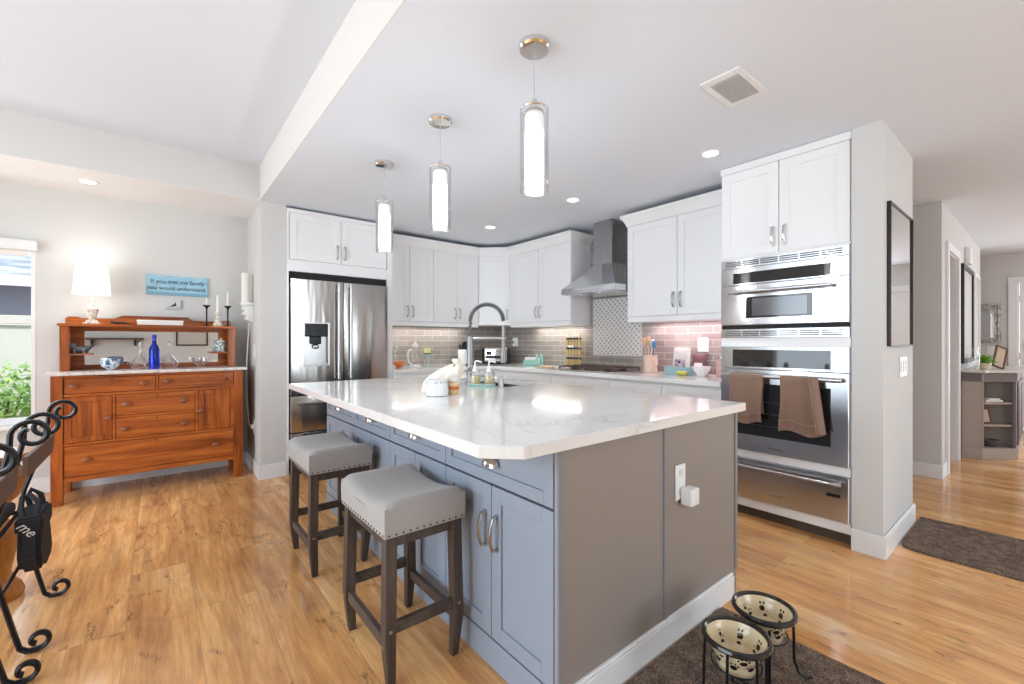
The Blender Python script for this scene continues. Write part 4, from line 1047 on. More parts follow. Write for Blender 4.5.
def candlestick(x, y, h, r, lab, m, wh):
    t = thing('candlestick', lab, 'candlestick', (x, y, 1.354), 'candlesticks on the sideboard hutch')
    MB().lathe([(0, 0), (.024, 0), (.022, .006), (.008, .014), (.006, .04), (.0065, h - .04), (.010, h - .022), (.030, h - .004), (.032, h), (0, h)], (x, y, 1.3535), 20).build('stem', m, t)
    MB().lathe([(0, 0), (.009, 0), (.0085, wh), (.003, wh + .004), (0, wh + .004)], (x, y, 1.354 + h), 14).build('candle', M_WAX, t)
candlestick(.345, 4.86, .192, .03, 'black iron candlestick left of the white wooden one, short candle', M_IRON, .066)
candlestick(.508, 4.86, .192, .03, 'black iron candlestick at the hutch end, nearest the wall corner', M_IRON, .125)
t = thing('candlestick', 'turned white wooden candlestick with a tall candle between two black ones', 'candlestick', (.428, 4.83, 1.354), 'candlesticks on the sideboard hutch')
MB().lathe([(0, 0), (.040, 0), (.042, .010), (.034, .018), (.036, .030), (.026, .038), (.034, .052), (.024, .062), (.014, .070), (.014, .095), (.024, .102), (.018, .112), (.026, .122), (.026, .132), (0, .132)], (.428, 4.83, 1.3535), 24).build('stem', lw, t)
MB().lathe([(0, 0), (.013, 0), (.012, .15), (.004, .155), (0, .155)], (.428, 4.83, 1.485), 14).build('candle', M_WAX, t)
t = thing('lidded_box', 'long low white box on top of the sideboard hutch', 'box', (.02, 4.86, 1.354))
MB().box(-.135, .172, 4.80, 4.92, 1.354, 1.374, .003).build('base', M_PAPER, t)
MB().box(-.138, .175, 4.797, 4.923, 1.377, 1.396, .003).box(-.130, .168, 4.803, 4.917, 1.372, 1.379).build('lid', M_PAPER, t)
t = thing('carved_bird', 'small dark carved bird lying on the hutch shelf beside the lamp', 'figurine', (-.25, 4.85, 1.354))
MB().sphere((-.255, 4.85, 1.368), .016, 2.2, .9, .75).sphere((-.292, 4.85, 1.374), .010).tube([(-.225, 4.85, 1.368), (-.17, 4.85, 1.360)], [.010, .002], 8).build('body', mat('dark_brown_carving', (54, 40, 34), .5), t)
# glassware before the mirror
def lathe_thing(name, lab, cat, x, y, z, prof, m, part, extra=None, grp=None, seg=32, sx=1, sy=1):
    t = thing(name, lab, cat, (x, y, z), grp)
    MB().lathe(prof, (x, y, z + .001), seg, None, sx, sy).build(part, m, t)
    if extra: MB().lathe(extra[0], (x, y, z + .001), seg).build(extra[2], extra[1], t)
    return t
ZT = .984
lathe_thing('cobalt_bottle', 'tall cobalt blue glass bottle before the hutch mirror', 'bottle', -.025, 4.74, ZT, [(0, 0), (.034, 0), (.037, .008), (.037, .16), (.030, .185), (.016, .21), (.013, .25), (0, .25)], M_BLUEGL, 'glass', ([(.0135, .25), (.016, .252), (.016, .285), (0, .287)], mat('cobalt_cap', (36, 60, 170), .3), 'cap'))
DG = mat('frosted_decanter_glass', (225, 228, 226), .06, trans=.8, ior=1.2)
lathe_thing('glass_decanter', 'clear round bellied decanter left of the blue bottle', 'decanter', -.115, 4.80, ZT, [(0, 0), (.045, 0), (.068, .022), (.070, .040), (.050, .075), (.020, .105), (.011, .13), (.010, .17), (.018, .185)], M_GLASS, 'glass', ([(0, .176), (.007, .176), (.014, .20), (.012, .22), (0, .232)], M_GLASS, 'stopper'), 'clear decanters before the mirror')
lathe_thing('glass_decanter', 'clear round bellied decanter right of the blue bottle', 'decanter', .072, 4.82, ZT, [(0, 0), (.045, 0), (.068, .022), (.070, .040), (.050, .075), (.020, .105), (.011, .13), (.010, .17), (.018, .185)], M_GLASS, 'glass', ([(0, .176), (.007, .176), (.014, .20), (.012, .22), (0, .232)], M_GLASS, 'stopper'), 'clear decanters before the mirror')
lathe_thing('patterned_bowl', 'blue and white patterned glass bowl at the left of the marble top', 'bowl', -.30, 4.80, ZT, [(0, 0), (.026, 0), (.028, .006), (.055, .03), (.066, .07), (.060, .095), (.057, .095), (.062, .07), (.05, .034), (.02, .012), (0, .012)], (lambda: (lambda m: (NT(m).color(NT(m).ramp(NT(m).noise(NT(m).pos(), 38, 3, .6, 1), [(.42, (70, 90, 130)), (.5, (214, 222, 228))])), m)[1])(mat('blue_pattern_glaze', rough=.1)))(), 'bowl')
lathe_thing('glass_bowl', 'clear cut glass bowl at the right of the marble top', 'bowl', .295, 4.80, ZT, [(0, 0), (.028, 0), (.02, .012), (.03, .02), (.058, .05), (.062, .078), (.059, .078), (.055, .052), (.027, .024), (0, .022)], M_GLASS, 'bowl')
lathe_thing('sugar_bowl', 'white ceramic jar with dark pattern on the right side shelf', 'jar', .462, 4.93, 1.118, [(0, 0), (.04, 0), (.052, .03), (.052, .065), (.042, .09), (0, .09)], (lambda m: (NT(m).color(NT(m).ramp(NT(m).noise(NT(m).pos(), 60, 2, .5), [(.45, (110, 130, 128)), (.52, (222, 226, 222))])), m)[1])(mat('speckled_green_glaze', rough=.2)), 'pot', ([(0, .09), (.044, .09), (.03, .108), (.008, .112), (.010, .125), (0, .128)], M_WHITE, 'lid'))
t = thing('figurine', 'small grey dog figurine on the left side shelf', 'figurine', (-.475, 4.92, 1.118))
MB().sphere((-.49, 4.92, 1.155), .028, 1.7, .9, .9).sphere((-.53, 4.92, 1.180), .022).tube([(-.45, 4.92, 1.16), (-.42, 4.92, 1.185)], [.01, .006], 8).build('body', mat('grey_glaze', (138, 146, 156), .25), t)
b = MB()
for x in (-.52, -.465):
    for y in (-.014, .014): b.tube([(x, 4.92 + y, 1.15), (x, 4.92 + y, 1.1185)], .008, 8)
b.build('leg', mat('grey_glaze', (138, 146, 156)), t)
# candle bracket on pillar side
t = thing('wall_bracket', 'ornate white carved corbel on the pillar carrying a pillar candle', 'bracket', (.70, 4.76, 1.40))
XB2 = .684 + .0155
bk = MB().prism([(XB2, 1.40), (XB2 - .030, 1.40), (XB2 - .045, 1.415), (XB2 - .040, 1.435), (XB2 - .060, 1.455), (XB2 - .078, 1.485), (XB2 - .070, 1.505), (XB2 - .088, 1.530), (XB2 - .092, 1.548), (XB2, 1.548)], 4.715, 4.805, .004, axis='y')
bk.build('corbel', M_WHITE, t)
b = MB()
for k, (x, z, r_) in enumerate(((-.05, 1.43, .018), (-.068, 1.475, .022), (-.074, 1.525, .02))):
    b.tube([(XB2 + x + r_ * (1 - i / 22) * math.cos(i * .5), 4.712, z + r_ * (1 - i / 22) * math.sin(i * .5)) for i in range(18)], .005, 6)
    b.tube([(XB2 + x + r_ * (1 - i / 22) * math.cos(i * .5), 4.808, z + r_ * (1 - i / 22) * math.sin(i * .5)) for i in range(18)], .005, 6)
b.build('scroll_carving', M_WHITE, t)
MB().box(XB2 - .105, XB2, 4.70, 4.82, 1.548, 1.562, .004).box(XB2 - .112, XB2, 4.693, 4.827, 1.562, 1.578, .004).build('ledge', M_WHITE, t)
t = thing('pillar_candle', 'thick white pillar candle standing on the carved wall bracket', 'candle', (.64, 4.76, 1.579))
MB().lathe([(0, 0), (.036, 0), (.036, .27), (.030, .276), (0, .270)], (.640, 4.76, 1.5795), 28).build('wax', M_WAX, t)
MB().tube([(.64, 4.76, 1.848), (.64, 4.76, 1.866)], .0015, 6).build('wick', M_DARK, t)
t = thing('light_switch', 'white switch plate on the pillar beside the sideboard', 'switch', (.695, 4.66, 1.08))
MB().box(.692, .6995, 4.62, 4.70, 1.06, 1.19, .002).build('cover_plate', M_PLATE, t)
MB().box(.689, .693, 4.645, 4.675, 1.09, 1.16, .002).build('rocker', M_PLATE, t)
t = thing('wall_outlet', 'white outlet low on the pillar beside the sideboard with a cord plugged in', 'outlet', (.695, 4.70, .38))
MB().box(.692, .6995, 4.66, 4.74, .36, .49, .002).build('cover_plate', M_PLATE, t)
MB().box(.672, .693, 4.68, 4.72, .40, .445, .004).build('socket', M_PLATE, t)
tag(MB().tube([(.668, 4.75, 1.39), (.662, 4.78, 1.25), (.655, 4.80, 1.05), (.650, 4.81, .85), (.655, 4.79, .62), (.662, 4.74, .46), (.669, 4.70, .42)], .004, 6).build('lamp_cord', M_PLATE, None), 'thin white cord hanging down the pillar behind the sideboard end', 'cord')

# ------------------------------------------------------------------ things on the perimeter counter
KZ = CZ + .0005
t = thing('toaster', 'large chrome two-slot toaster in the kitchen corner behind the faucet', 'toaster', (3.50, 4.66, CZ), rz=math.radians(-45))
Mt = ROOTM[t.name]
MB(Mt).box(-.16, .16, -.10, .10, .018, .225, .03, 4).build('body', M_CHROME, t)
MB(Mt).box(-.17, .17, -.105, .105, 0, .035, .008, 2).box(-.178, -.158, -.095, .095, .02, .21, .012, 2).box(.158, .178, -.095, .095, .02, .21, .012, 2).build('end_cap', M_DARK, t)
MB(Mt).box(-.13, .13, -.055, -.025, .2245, .2265).box(-.13, .13, .025, .055, .2245, .2265).build('slot', M_DSHAD, t)
MB(Mt).box(-.13, .13, -.106, -.099, .075, .11, .003).box(-.12, -.05, -.112, -.104, .12, .17, .004).build('control_strip', M_DARK, t)
b = MB(Mt)
for x in (-.08, 0, .08): b.cyl((x, -.106, .055), .014, .014, 16, RX(PI / 2))
b.box(-.025, .025, -.125, -.10, .15, .162, .003).build('knob', M_NICKEL, t)
def outlet(name, lab, M, w=.075, h=.118, kind='outlet'):
    t = thing(name, lab, 'outlet' if kind == 'outlet' else 'switch', M.to_translation())
    MB(M).box(-w / 2, w / 2, -.006, 0, -h / 2, h / 2, .002).build('cover_plate', M_PLATE, t)
    b = MB(M)
    if kind == 'outlet':
        for z in (-.026, .026): MB(M).box(-.016, .016, -.0085, -.0055, z - .016, z + .016, .003).build('socket', mat('socket_grey'), t)
    else:
        n = max(1, round(w / .06))
        for i in range(n): MB(M).box(-w / 2 + (i + .5) * w / n - .016, -w / 2 + (i + .5) * w / n + .016, -.010, -.0055, -.034, .034, .002).build('rocker', M_PLATE, t)
    return t
outlet('wall_outlet', 'white outlet in the grey tiles left of the spice rack', FR(XK - .0105, 3.58, 1.17, -90))
t = outlet('wall_outlet', 'white outlet high on the tiles in the corner behind the toaster', FR(XK - .0105, 4.60, 1.21, -90))
MB(FR(XK - .0105, 4.60, 1.21, -90)).box(-.022, .022, -.05, -.008, .01, .06, .006).box(-.03, .0, -.045, -.008, -.06, -.02, .006).build('plug', M_PLATE, t)
outlet('wall_outlet', 'white outlet on the tiles left of the toaster', FR(3.27, YK - .0105, 1.19, 0))
# coffee grinder / small appliance
t = thing('espresso_maker', 'small white and black espresso maker behind the faucet post', 'coffee maker', (3.04, 4.70, CZ))
MB().box(2.985, 3.095, 4.63, 4.80, KZ, 1.115, .012, 3).build('body', M_PLATE, t)
MB().box(2.99, 3.09, 4.72, 4.80, 1.11, 1.18, .02, 3).sphere((3.06, 4.76, 1.195), .032, 1, 1, .7).build('water_tank', M_DARK, t)
MB().cyl((3.04, 4.63, 1.07), .026, .02, 20, RX(PI / 2)).tube([(3.04, 4.615, 1.03), (3.02, 4.59, 1.02), (2.985, 4.55, 1.015)], .007, 8).box(2.995, 3.085, 4.59, 4.66, KZ, .94, .004).build('brew_head', M_DARK, t)
MB().cyl((3.04, 4.611, 1.07), .014, .004, 20, RX(PI / 2)).build('dial', M_CHROME, t)
lathe_thing('cake_stand', 'pale glass pedestal cake stand on the back counter', 'cake stand', 2.53, 4.74, CZ, [(0, 0), (.055, 0), (.050, .008), (.016, .03), (.012, .085), (.03, .115), (.095, .128), (.100, .140), (.094, .136), (0, .132)], mat('pale_mint_glass', (206, 220, 214), .08, trans=.3), 'stand')
t = thing('yellow_candle', 'square pale yellow candle on the cake stand', 'candle', (2.52, 4.74, CZ + .134))
MB().box(2.488, 2.552, 4.708, 4.772, 1.0545, 1.135, .006, 2).build('wax', mat('pale_yellow_wax', (226, 222, 150), .5), t)
MB().box(2.487, 2.553, 4.707, 4.773, 1.06, 1.078, .001).build('label_band', mat('dark_olive_band', (96, 92, 60), .6), t)
lathe_thing('orange_bowl', 'small orange glazed bowl beside the refrigerator panel', 'bowl', 2.12, 4.66, CZ, [(0, 0), (.03, 0), (.032, .008), (.066, .04), (.072, .07), (.066, .07), (.058, .045), (.02, .014), (0, .012)], mat('orange_glaze', (222, 120, 48), .15, coat=.5), 'bowl')
t = thing('glass_pitcher', 'clear glass pitcher with white lid and handle on the back counter', 'pitcher', (2.33, 4.68, CZ))
MB().lathe([(0, .004), (.05, .004), (.056, .02), (.056, .17), (.04, .215), (.036, .235)], (2.33, 4.68, CZ), 32).build('glass', M_GLASS, t)
MB().lathe([(0, 0), (.062, 0), (.062, .022), (.05, .026), (0, .026)], (2.33, 4.68, KZ), 32).build('base', M_PLATE, t)
MB().lathe([(0, .232), (.038, .232), (.038, .258), (.02, .264), (.014, .29), (0, .292)], (2.33, 4.68, CZ), 24).build('lid', M_PLATE, t)
MB().tube([(2.275, 4.66, 1.12), (2.23, 4.64, 1.115), (2.215, 4.635, 1.06), (2.23, 4.64, .98), (2.275, 4.66, .95)], .010, 8).build('handle', M_PLATE, t)
t = thing('clear_bottle', 'narrow clear bottle behind the orange bowl', 'bottle', (2.15, 4.82, CZ))
MB().lathe([(0, 0), (.026, 0), (.028, .01), (.028, .13), (.012, .17), (.012, .21)], (2.15, 4.82, KZ), 24).build('glass', M_GLASS, t)
MB().lathe([(0, .205), (.015, .205), (.015, .235), (0, .235)], (2.15, 4.82, KZ), 16).build('cap', M_NICKEL, t)
# napkin holder
t = thing('napkin_holder', 'mint green curved napkin holder on the counter right of the toaster', 'holder', (3.58, 4.05, CZ))
b = MB().box(3.54, 3.63, 3.90, 4.17, KZ, .935, .004)
for x in (3.545, 3.618): b.prism([(4.17, .93), (3.90, .93), (3.885, .965), (3.895, 1.04), (3.925, 1.07), (3.94, 1.055), (3.93, 1.02), (3.95, .995), (4.0, .99), (4.16, .985)], x, x + .009, .002, axis='x')
b.build('frame', M_TEAL, t)
MB().box(3.558, 3.612, 3.93, 4.15, .936, 1.02, .004).build('napkin_stack', M_PAPER, t)
tag(MB().prism([(3.36, 3.50), (3.52, 3.47), (3.55, 3.74), (3.39, 3.77)], KZ, .931, .004).build('cutting_board', mat('light_maple', (216, 182, 142), .5)), 'thin maple cutting board on the counter left of the spice rack', 'board')
# spice rack
t = thing('spice_rack', 'tall gold wire spice rack with small jars left of the cooktop', 'rack', (3.66, 3.38, CZ))
GW = mat('brass_wire', (196, 164, 104), .3, .8); SJ = mat('spice_jar_glass', (222, 200, 140), .15); SL = mat('spice_jar_lid', (70, 68, 66), .35, .6)
b = MB(); y0, y1 = 3.262, 3.482
for y in (y0, y1):
    for x in (3.58, 3.68): b.tube([(x, y, KZ), (x, y, 1.285)], .0035, 6)
    b.tube([(3.58, y, 1.285), (3.63, y, 1.30), (3.68, y, 1.285)], .0035, 6)
for z in (.955, 1.065, 1.175):
    b.tube([(3.58, y0, z), (3.58, y1, z)], .003, 6).tube([(3.68, y0, z), (3.68, y1, z)], .003, 6).tube([(3.58, y0, z + .04), (3.58, y1, z + .04)], .002, 6).box(3.58, 3.68, y0, y1, z - .003, z - .001)
b.build('wire_frame', GW, t)
first = None
for zi, z in enumerate((.955, 1.065, 1.175)):
    for i in range(5):
        y = y0 + .025 + i * .045; x = 3.615
        if first is None:
            first = thing('spice_jar', 'small cream spice jar with dark lid in the brass wire rack', 'jar', (x, y, z), 'spice jars in the wire rack')
            MB().cyl((x, y, z + .0005), .018, .062, 14).build('jar_body', SJ, first)
            MB().cyl((x, y, z + .062), .019, .022, 14).build('lid', SL, first)
        else: dup(first, (x, y, z))
lathe_thing('small_dish', 'small white dish with a dark rim beside the cooktop knobs', 'dish', 3.36, 3.36, CZ, [(0, 0), (.03, 0), (.045, .014), (.048, .022), (.044, .022), (.028, .008), (0, .006)], M_WHITE, 'dish')
# utensil crock
t = thing('utensil_crock', 'cream square-ish utensil crock right of the cooktop', 'crock', (3.62, 2.40, CZ))
MB().lathe([(0, 0), (.062, 0), (.066, .01), (.060, .08), (.066, .165), (.060, .165), (.054, .08), (.058, .016), (0, .016)], (3.62, 2.40, KZ), 28).build('pot', mat('peach_ceramic', (232, 208, 190), .3), t)
MB().tube([(3.62 - .02, 2.345, 1.06), (3.60, 2.315, 1.05), (3.60, 2.31, 1.0), (3.605, 2.345, .97)], .006, 8).build('handle', mat('peach_ceramic'), t)
wd_ = mat('pale_beech', (222, 184, 148), .5)
for k, (dx_, dy_, h_, w_, mm_, lb) in enumerate(((-.02, .055, .335, .026, wd_, 'wooden spoon leaning left in the crock'), (.0, .025, .35, .024, wd_, 'wooden spatula standing at the back of the crock'), (.01, -.02, .315, .022, M_PLATE, 'white spoon in the middle of the crock'), (-.01, -.05, .30, .024, mat('blue_silicone', (92, 140, 176), .4), 'blue silicone spatula at the right of the crock'))):
    t = thing('kitchen_utensil', lb, 'utensil', (3.62, 2.40, CZ + .02))
    a = Vector((3.62 + dx_ * .2, 2.40 + dy_ * .25, .945)); e = Vector((3.62 + dx_, 2.40 + dy_, .92 + h_)); m_ = a.lerp(e, .72)
    MB().tube([a, m_], .006, 8).build('shaft', mm_ if k != 3 else M_DARK, t)
    b = MB().tube([m_, m_.lerp(e, .3), m_.lerp(e, .65), e], [.006, w_ * .8, w_, w_ * .6], 10, flat=.9)
    b.build('head', mm_, t)
# tray with snack bags
t = thing('blue_tray', 'pale blue rectangular tin tray against the pink lit tiles', 'tray', (3.62, 2.08, CZ))
b = MB()
b.box(3.54, 3.70, 1.965, 2.195, KZ, .924)
for x0, x1, y0, y1 in ((3.535, 3.54, 1.96, 2.20), (3.70, 3.705, 1.96, 2.20), (3.54, 3.70, 1.96, 1.965), (3.54, 3.70, 2.195, 2.20)): b.box(x0, x1, y0, y1, KZ, .992, .001)
b.build('tin', mat('pale_blue_tin', (152, 190, 196), .35), t)
def packet(name, lab, x, y, w_, h_, th, z, tilt, m1, m2=None, yaw=0):
    t = thing(name, lab, 'packet', (x, y, z), rz=math.radians(-90 + yaw)); M = ROOTM[t.name] @ RX(-tilt)
    def f(u, v):
        x_ = (u - .5) * w_; z_ = v * h_; return x_, z_
    b = MB(M)
    for s in (-1, 1):
        b.grid(lambda u, v: ((u - .5) * w_, s * th * math.sin(PI * u) ** .6 * math.sin(PI * v) ** .6, v * h_), 12, 14, .0012)
    b.build('wrapper', m1, t)
    if m2:
        b = MB(M).grid(lambda u, v: ((.18 + .64 * u - .5) * w_, -th * math.sin(PI * (.18 + .64 * u)) ** .6 * math.sin(PI * (.12 + .42 * v)) ** .6 - .003, (.12 + .42 * v) * h_), 10, 10, .001)
        b.build('print', m2, t)
    return t
pm = mat('berry_print', rough=.4); q = NT(pm); q.color(q.ramp(q.noise(q.pos(), 26, 2, .5), [(.42, (70, 56, 84)), (.5, (224, 214, 214)), (.6, (170, 120, 140))]))
packet('snack_bag', 'white snack packet with dark berry print standing in the blue tray', 3.62, 2.09, .16, .235, .03, .9255, .12, mat('white_packet', (236, 230, 224), .4), pm)
packet('snack_bag', 'dark red snack packet leaning behind the white bowl', 3.72, 1.985, .12, .19, .018, KZ, .25, mat('dark_red_packet', (104, 72, 76), .5), mat('white_packet'), 0)
t = thing('lemon_packet', 'small yellow and green packet lying before the blue tray', 'packet', (3.49, 2.0, CZ))
MB().sphere((3.50, 2.03, .942), .024, 1, 1.3, .8).sphere((3.49, 1.985, .942), .024, 1.1, 1.2, .8).build('wrapper', mat('lemon_yellow', (214, 206, 96), .4), t)
lathe_thing('white_bowl', 'plain white bowl on the counter next to the oven tower', 'bowl', 3.55, 1.86, CZ, [(0, 0), (.032, 0), (.034, .01), (.066, .05), (.074, .085), (.070, .085), (.060, .05), (.03, .016), (0, .014)], M_WHITE, 'bowl')
lathe_thing('glass_canister', 'small pinkish glass canister beside the oven tower', 'canister', 3.62, 1.715, CZ, [(0, 0), (.046, 0), (.05, .01), (.05, .13), (.04, .15), (0, .15)], mat('pink_tinted_contents', (206, 170, 160), .2), 'jar', ([(0, .15), (.042, .15), (.042, .172), (.012, .178), (.012, .195), (0, .196)], M_CHROME, 'lid'))
outlet('wall_outlet', 'white double switch plate on the pink lit tiles above the tray', FR(XK - .0105, 1.97, 1.185, -90), .10, .125, 'switch')

# ------------------------------------------------------------------ pillar mirror, switch, hall
BF = mat('black_frame', (34, 30, 28), .35)
def framed(name, lab, cat, M, w_, h_, fw, dp, inner, fm, iname='mirror_glass'):
    t = thing(name, lab, cat, M.to_translation())
    b = MB(M).box(0, fw, -dp, 0, 0, h_, .002).box(w_ - fw, w_, -dp, 0, 0, h_, .002).box(fw, w_ - fw, -dp, 0, 0, fw, .002).box(fw, w_ - fw, -dp, 0, h_ - fw, h_, .002)
    b.build('frame', fm, t)
    MB(M).box(fw, w_ - fw, -dp * .55, -.001, fw, h_ - fw).build(iname, inner, t, smooth=False)
    return t
framed('framed_mirror', 'tall black framed mirror on the pillar end wall', 'mirror', FR(3.235, .5995, 1.185, 0), .625, .83, .008, .020, M_MIRROR, BF)
outlet('light_switch', 'white double switch plate below the black framed mirror on the pillar', FR(3.65, .5995, 1.055, 0), .20, .125, 'switch')
# doorway in hall
b = MB().box(5.585, 5.66, .600, .6195, 0, 2.055, .003).box(6.32, 6.395, .600, .6195, 0, 2.055, .003).box(5.580, 6.40, .598, .6195, 2.055, 2.13, .003).box(5.6605, 5.672, .6205, .745, 0, 2.045).box(6.308, 6.3195, .6205, .745, 0, 2.045).box(5.6605, 6.3195, .6205, .745, 2.045, 2.0595)
struct('door_1', b, M_TRIM)
framed('framed_art', 'large dark framed pale artwork on the hall wall beyond the doorway', 'picture', FR(6.50, .6195, .985, 0), .90, 1.045, .05, .035, mat('pale_grey_print', (196, 190, 180), .5), BF, 'print')
framed('framed_art', 'narrow pale framed picture farthest along the hall wall', 'picture', FR(7.62, .6195, 1.0, 0), .55, 1.05, .05, .03, mat('pale_grey_print', (196, 190, 180)), M_TRIM, 'print')
t = thing('door_chime', 'small white door chime box high on the hall wall above the dark frame', 'chime', (7.0, .60, 2.07))
MB().box(6.90, 7.08, .572, .6195, 2.07, 2.25, .006, 2).build('housing', M_PLATE, t)
MB().box(6.93, 7.05, .569, .573, 2.10, 2.22, .001).build('cover_panel', M_PLATE, t)
# far mirror, ornate silver
t = thing('ornate_mirror', 'silver carved mirror with arched glass on the far entry wall', 'mirror', (XF - .01, .66, 1.19))
Mm = FR(XF - .0005, .87, 1.195, -90); SV = mat('antique_silver', rough=.35, metal=.7); q = NT(SV); q.color(q.ramp(q.noise(q.pos(), 26, 4, .6), [(.4, (150, 148, 144)), (.6, (204, 202, 197))])); q.bump(q.noise(q.pos(), 30, 3, .6), .5, .01)
W_, H_ = .405, .565
b = MB(Mm)
inn = [(.075, .075), (W_ - .075, .075)] + [(W_ / 2 + (W_ / 2 - .075) * math.cos(a), .36 + .11 * math.sin(a)) for a in [PI * k / 14 for k in range(15)]]
b.prism([(0, 0), (W_, 0), (W_, H_), (0, H_)], -.03, 0, 0, holes=[inn], axis='y')
b.build('carved_frame', SV, t)
MB(Mm).box(.06, W_ - .06, -.010, -.002, .06, .50).build('mirror_glass', M_MIRROR, t, smooth=False)
b = MB(Mm)
for k in range(16):
    for x in (.035, W_ - .035): b.sphere((x, -.03, .03 + k * .034), .016, 1, .6, 1, 10, 6)
for k in range(11):
    for z in (.035, H_ - .035): b.sphere((.03 + k * .0345, -.03, z), .016, 1, .6, 1, 10, 6)
b.build('bead_carving', SV, t)
outlet('light_switch', 'white triple switch plate on the entry wall below the silver mirror', FR(XF - .0005, .535, 1.09, -90), .15, .118, 'switch')
# front door
b = MB().box(XF - .02, XF, .32, .405, 0, 2.035, .003).box(XF - .02, XF, -.705, -.62, 0, 2.035, .003).box(XF - .022, XF, -.71, .41, 2.035, 2.115, .003).box(XF, XF + .12, .305, .32, 0, 2.04).box(XF, XF + .12, -.62, -.605, 0, 2.04)
df = struct('door_2', b, M_TRIM)
Md = FR(XF + .03, .300, .012, -90)
b = MB(Md).box(0, .90, 0, .04, 0, 2.02, .002)
dl_ = b.build('door_leaf', M_TRIM, df)
b = MB(Md)
for x0, x1 in ((.11, .41), (.49, .79)):
    for z0, z1 in ((.22, .78), (.90, 1.55), (1.66, 1.90)): b.box(x0, x1, -.006, .001, z0, z1, .004)
b.build('raised_panel', M_TRIM, dl_)
MB(Md).box(.045, .115, -.025, 0, 1.09, 1.20, .006, 2).build('smart_lock', M_DARK, dl_)
MB(Md).cyl((.08, 0, .935), .026, .02, 20, RX(PI / 2)).tube([(.08, -.03, .935), (.08, -.045, .935), (.10, -.05, .935), (.18, -.05, .935)], .008, 8).build('lever_handle', M_NICKEL, dl_)
b = MB(Md)
for z in (.25, 1.0, 1.8): b.box(-.012, .004, -.008, 0, z - .045, z + .045, .002)
b.build('hinge', M_NICKEL, dl_)
# entry window
r = MB(); r.box(XF, XF + .06, -2.6, -2.54, .3, 2.35); r.box(XF, XF + .06, -.80, -.74, .3, 2.35); r.box(XF, XF + .06, -2.6, -.74, .3, .36); r.box(XF, XF + .06, -2.6, -.74, 2.29, 2.35)
struct('window_4', r, M_TRIM)
# console cabinet with angled open shelves
t = thing('console_cabinet', 'taupe console cabinet with angled open end shelves against the hall wall', 'cabinet', (7.2, .43, 0))
CT = mat('taupe_console_paint', (168, 156, 146), .55); CD = mat('darker_taupe_paint', (112, 102, 104), .5)
foot = [(6.575, .612), (6.575, .47), (6.635, .455), (6.87, .24), (8.0, .24), (8.0, .612)]
MB().prism([(6.565, .612), (6.565, .46), (6.63, .445), (6.865, .23), (8.01, .23), (8.01, .612)], 0, .115, .003).build('plinth', CT, t)
MB().box(6.58, 6.60, .47, .612, .115, .80).box(6.60, 6.645, .455, .475, .115, .80).box(6.60, 7.10, .595, .612, .115, .80).box(6.98, 7.0, .27, .595, .115, .80).build('end_panel', CT, t)
MB().box(7.0, 7.995, .25, .595, .115, .80).box(6.862, 7.0, .245, .268, .115, .80).build('carcass', CD, t)
for z in (.335, .565): MB().prism([(6.60, .594), (6.60, .478), (6.645, .470), (6.865, .272), (6.979, .272), (6.979, .594)], z, z + .018).build('shelf', CT, t)
MB().prism([(6.572, .612), (6.572, .465), (6.632, .45), (6.867, .235), (8.0, .235), (8.0, .612)], .80, .895, .002).build('apron', CD, t)
MB().prism([(6.52, .614), (6.52, .43), (6.60, .405), (6.84, .185), (8.05, .185), (8.05, .614)], .895, .920, .005).build('top', mat('pale_console_top', (206, 200, 192), .25), t)
for i in range(2): MB(FR(7.02 + i * .485, .25, .125, 0)).box(.005, .475, -.018, 0, 0, .665, .003).box(.06, .42, -.022, -.017, .06, .605, .003).build('door', CD, t)
lathe_thing('glass_jar', 'tall clear glass jar at the wall end of the console', 'jar', 6.62, .53, .920, [(0, 0), (.04, 0), (.046, .02), (.05, .14), (.036, .19), (.044, .23), (.040, .24)], M_GLASS, 'glass')
t = thing('potted_plant', 'bright green leafy plant on the console top', 'plant', (6.80, .46, .920))
MB().lathe([(0, 0), (.04, 0), (.052, .07), (.046, .07), (0, .06)], (6.80, .46, .9205), 20).build('pot', M_CREAM, t)
bm = bmesh.new(); rn = random.Random(5)
for i in range(90):
    a = rn.random() * 6.28; el = rn.uniform(.1, 1.3); r_ = rn.uniform(.02, .085)
    c = Vector((6.80 + r_ * math.cos(a) * math.cos(el), .46 + r_ * math.sin(a) * math.cos(el), .985 + r_ * math.sin(el)))
    R = Matrix.Rotation(a, 3, 'Z') @ Matrix.Rotation(-el * .6, 3, 'Y')
    vs = [bm.verts.new(c + R @ Vector(p)) for p in ((-.03, 0, 0), (0, -.016, .004), (.04, 0, -.006), (0, .016, .004))]; bm.faces.new(vs)
mb = MB(); mb.bm.free(); mb.bm = bm; mb.build('foliage', mat('lime_leaves', (140, 190, 80), .5), t, smooth=False)
t = thing('framed_photo', 'brown picture frame leaning on its corner on the console top', 'frame', (6.95, .38, .920), rz=math.radians(-40))
M = ROOTM[t.name] @ RX(-.25)
b = MB(M @ Matrix.Rotation(.45, 4, 'Y'))
for x0, x1, z0, z1 in ((-.06, -.045, .02, .27), (.045, .06, .02, .27), (-.06, .06, .02, .035), (-.06, .06, .255, .27)): b.box(x0, x1, -.01, .008, z0, z1, .002)
b.build('frame', mat('brown_wood_frame', (110, 76, 50), .5), t)
MB(M @ Matrix.Rotation(.45, 4, 'Y')).box(-.045, .045, -.002, .004, .035, .255).build('photo', mat('beige_photo', (196, 176, 150), .5), t)
t = thing('folded_linen', 'folded cream linen on the top shelf of the console', 'linen', (6.80, .44, .583))
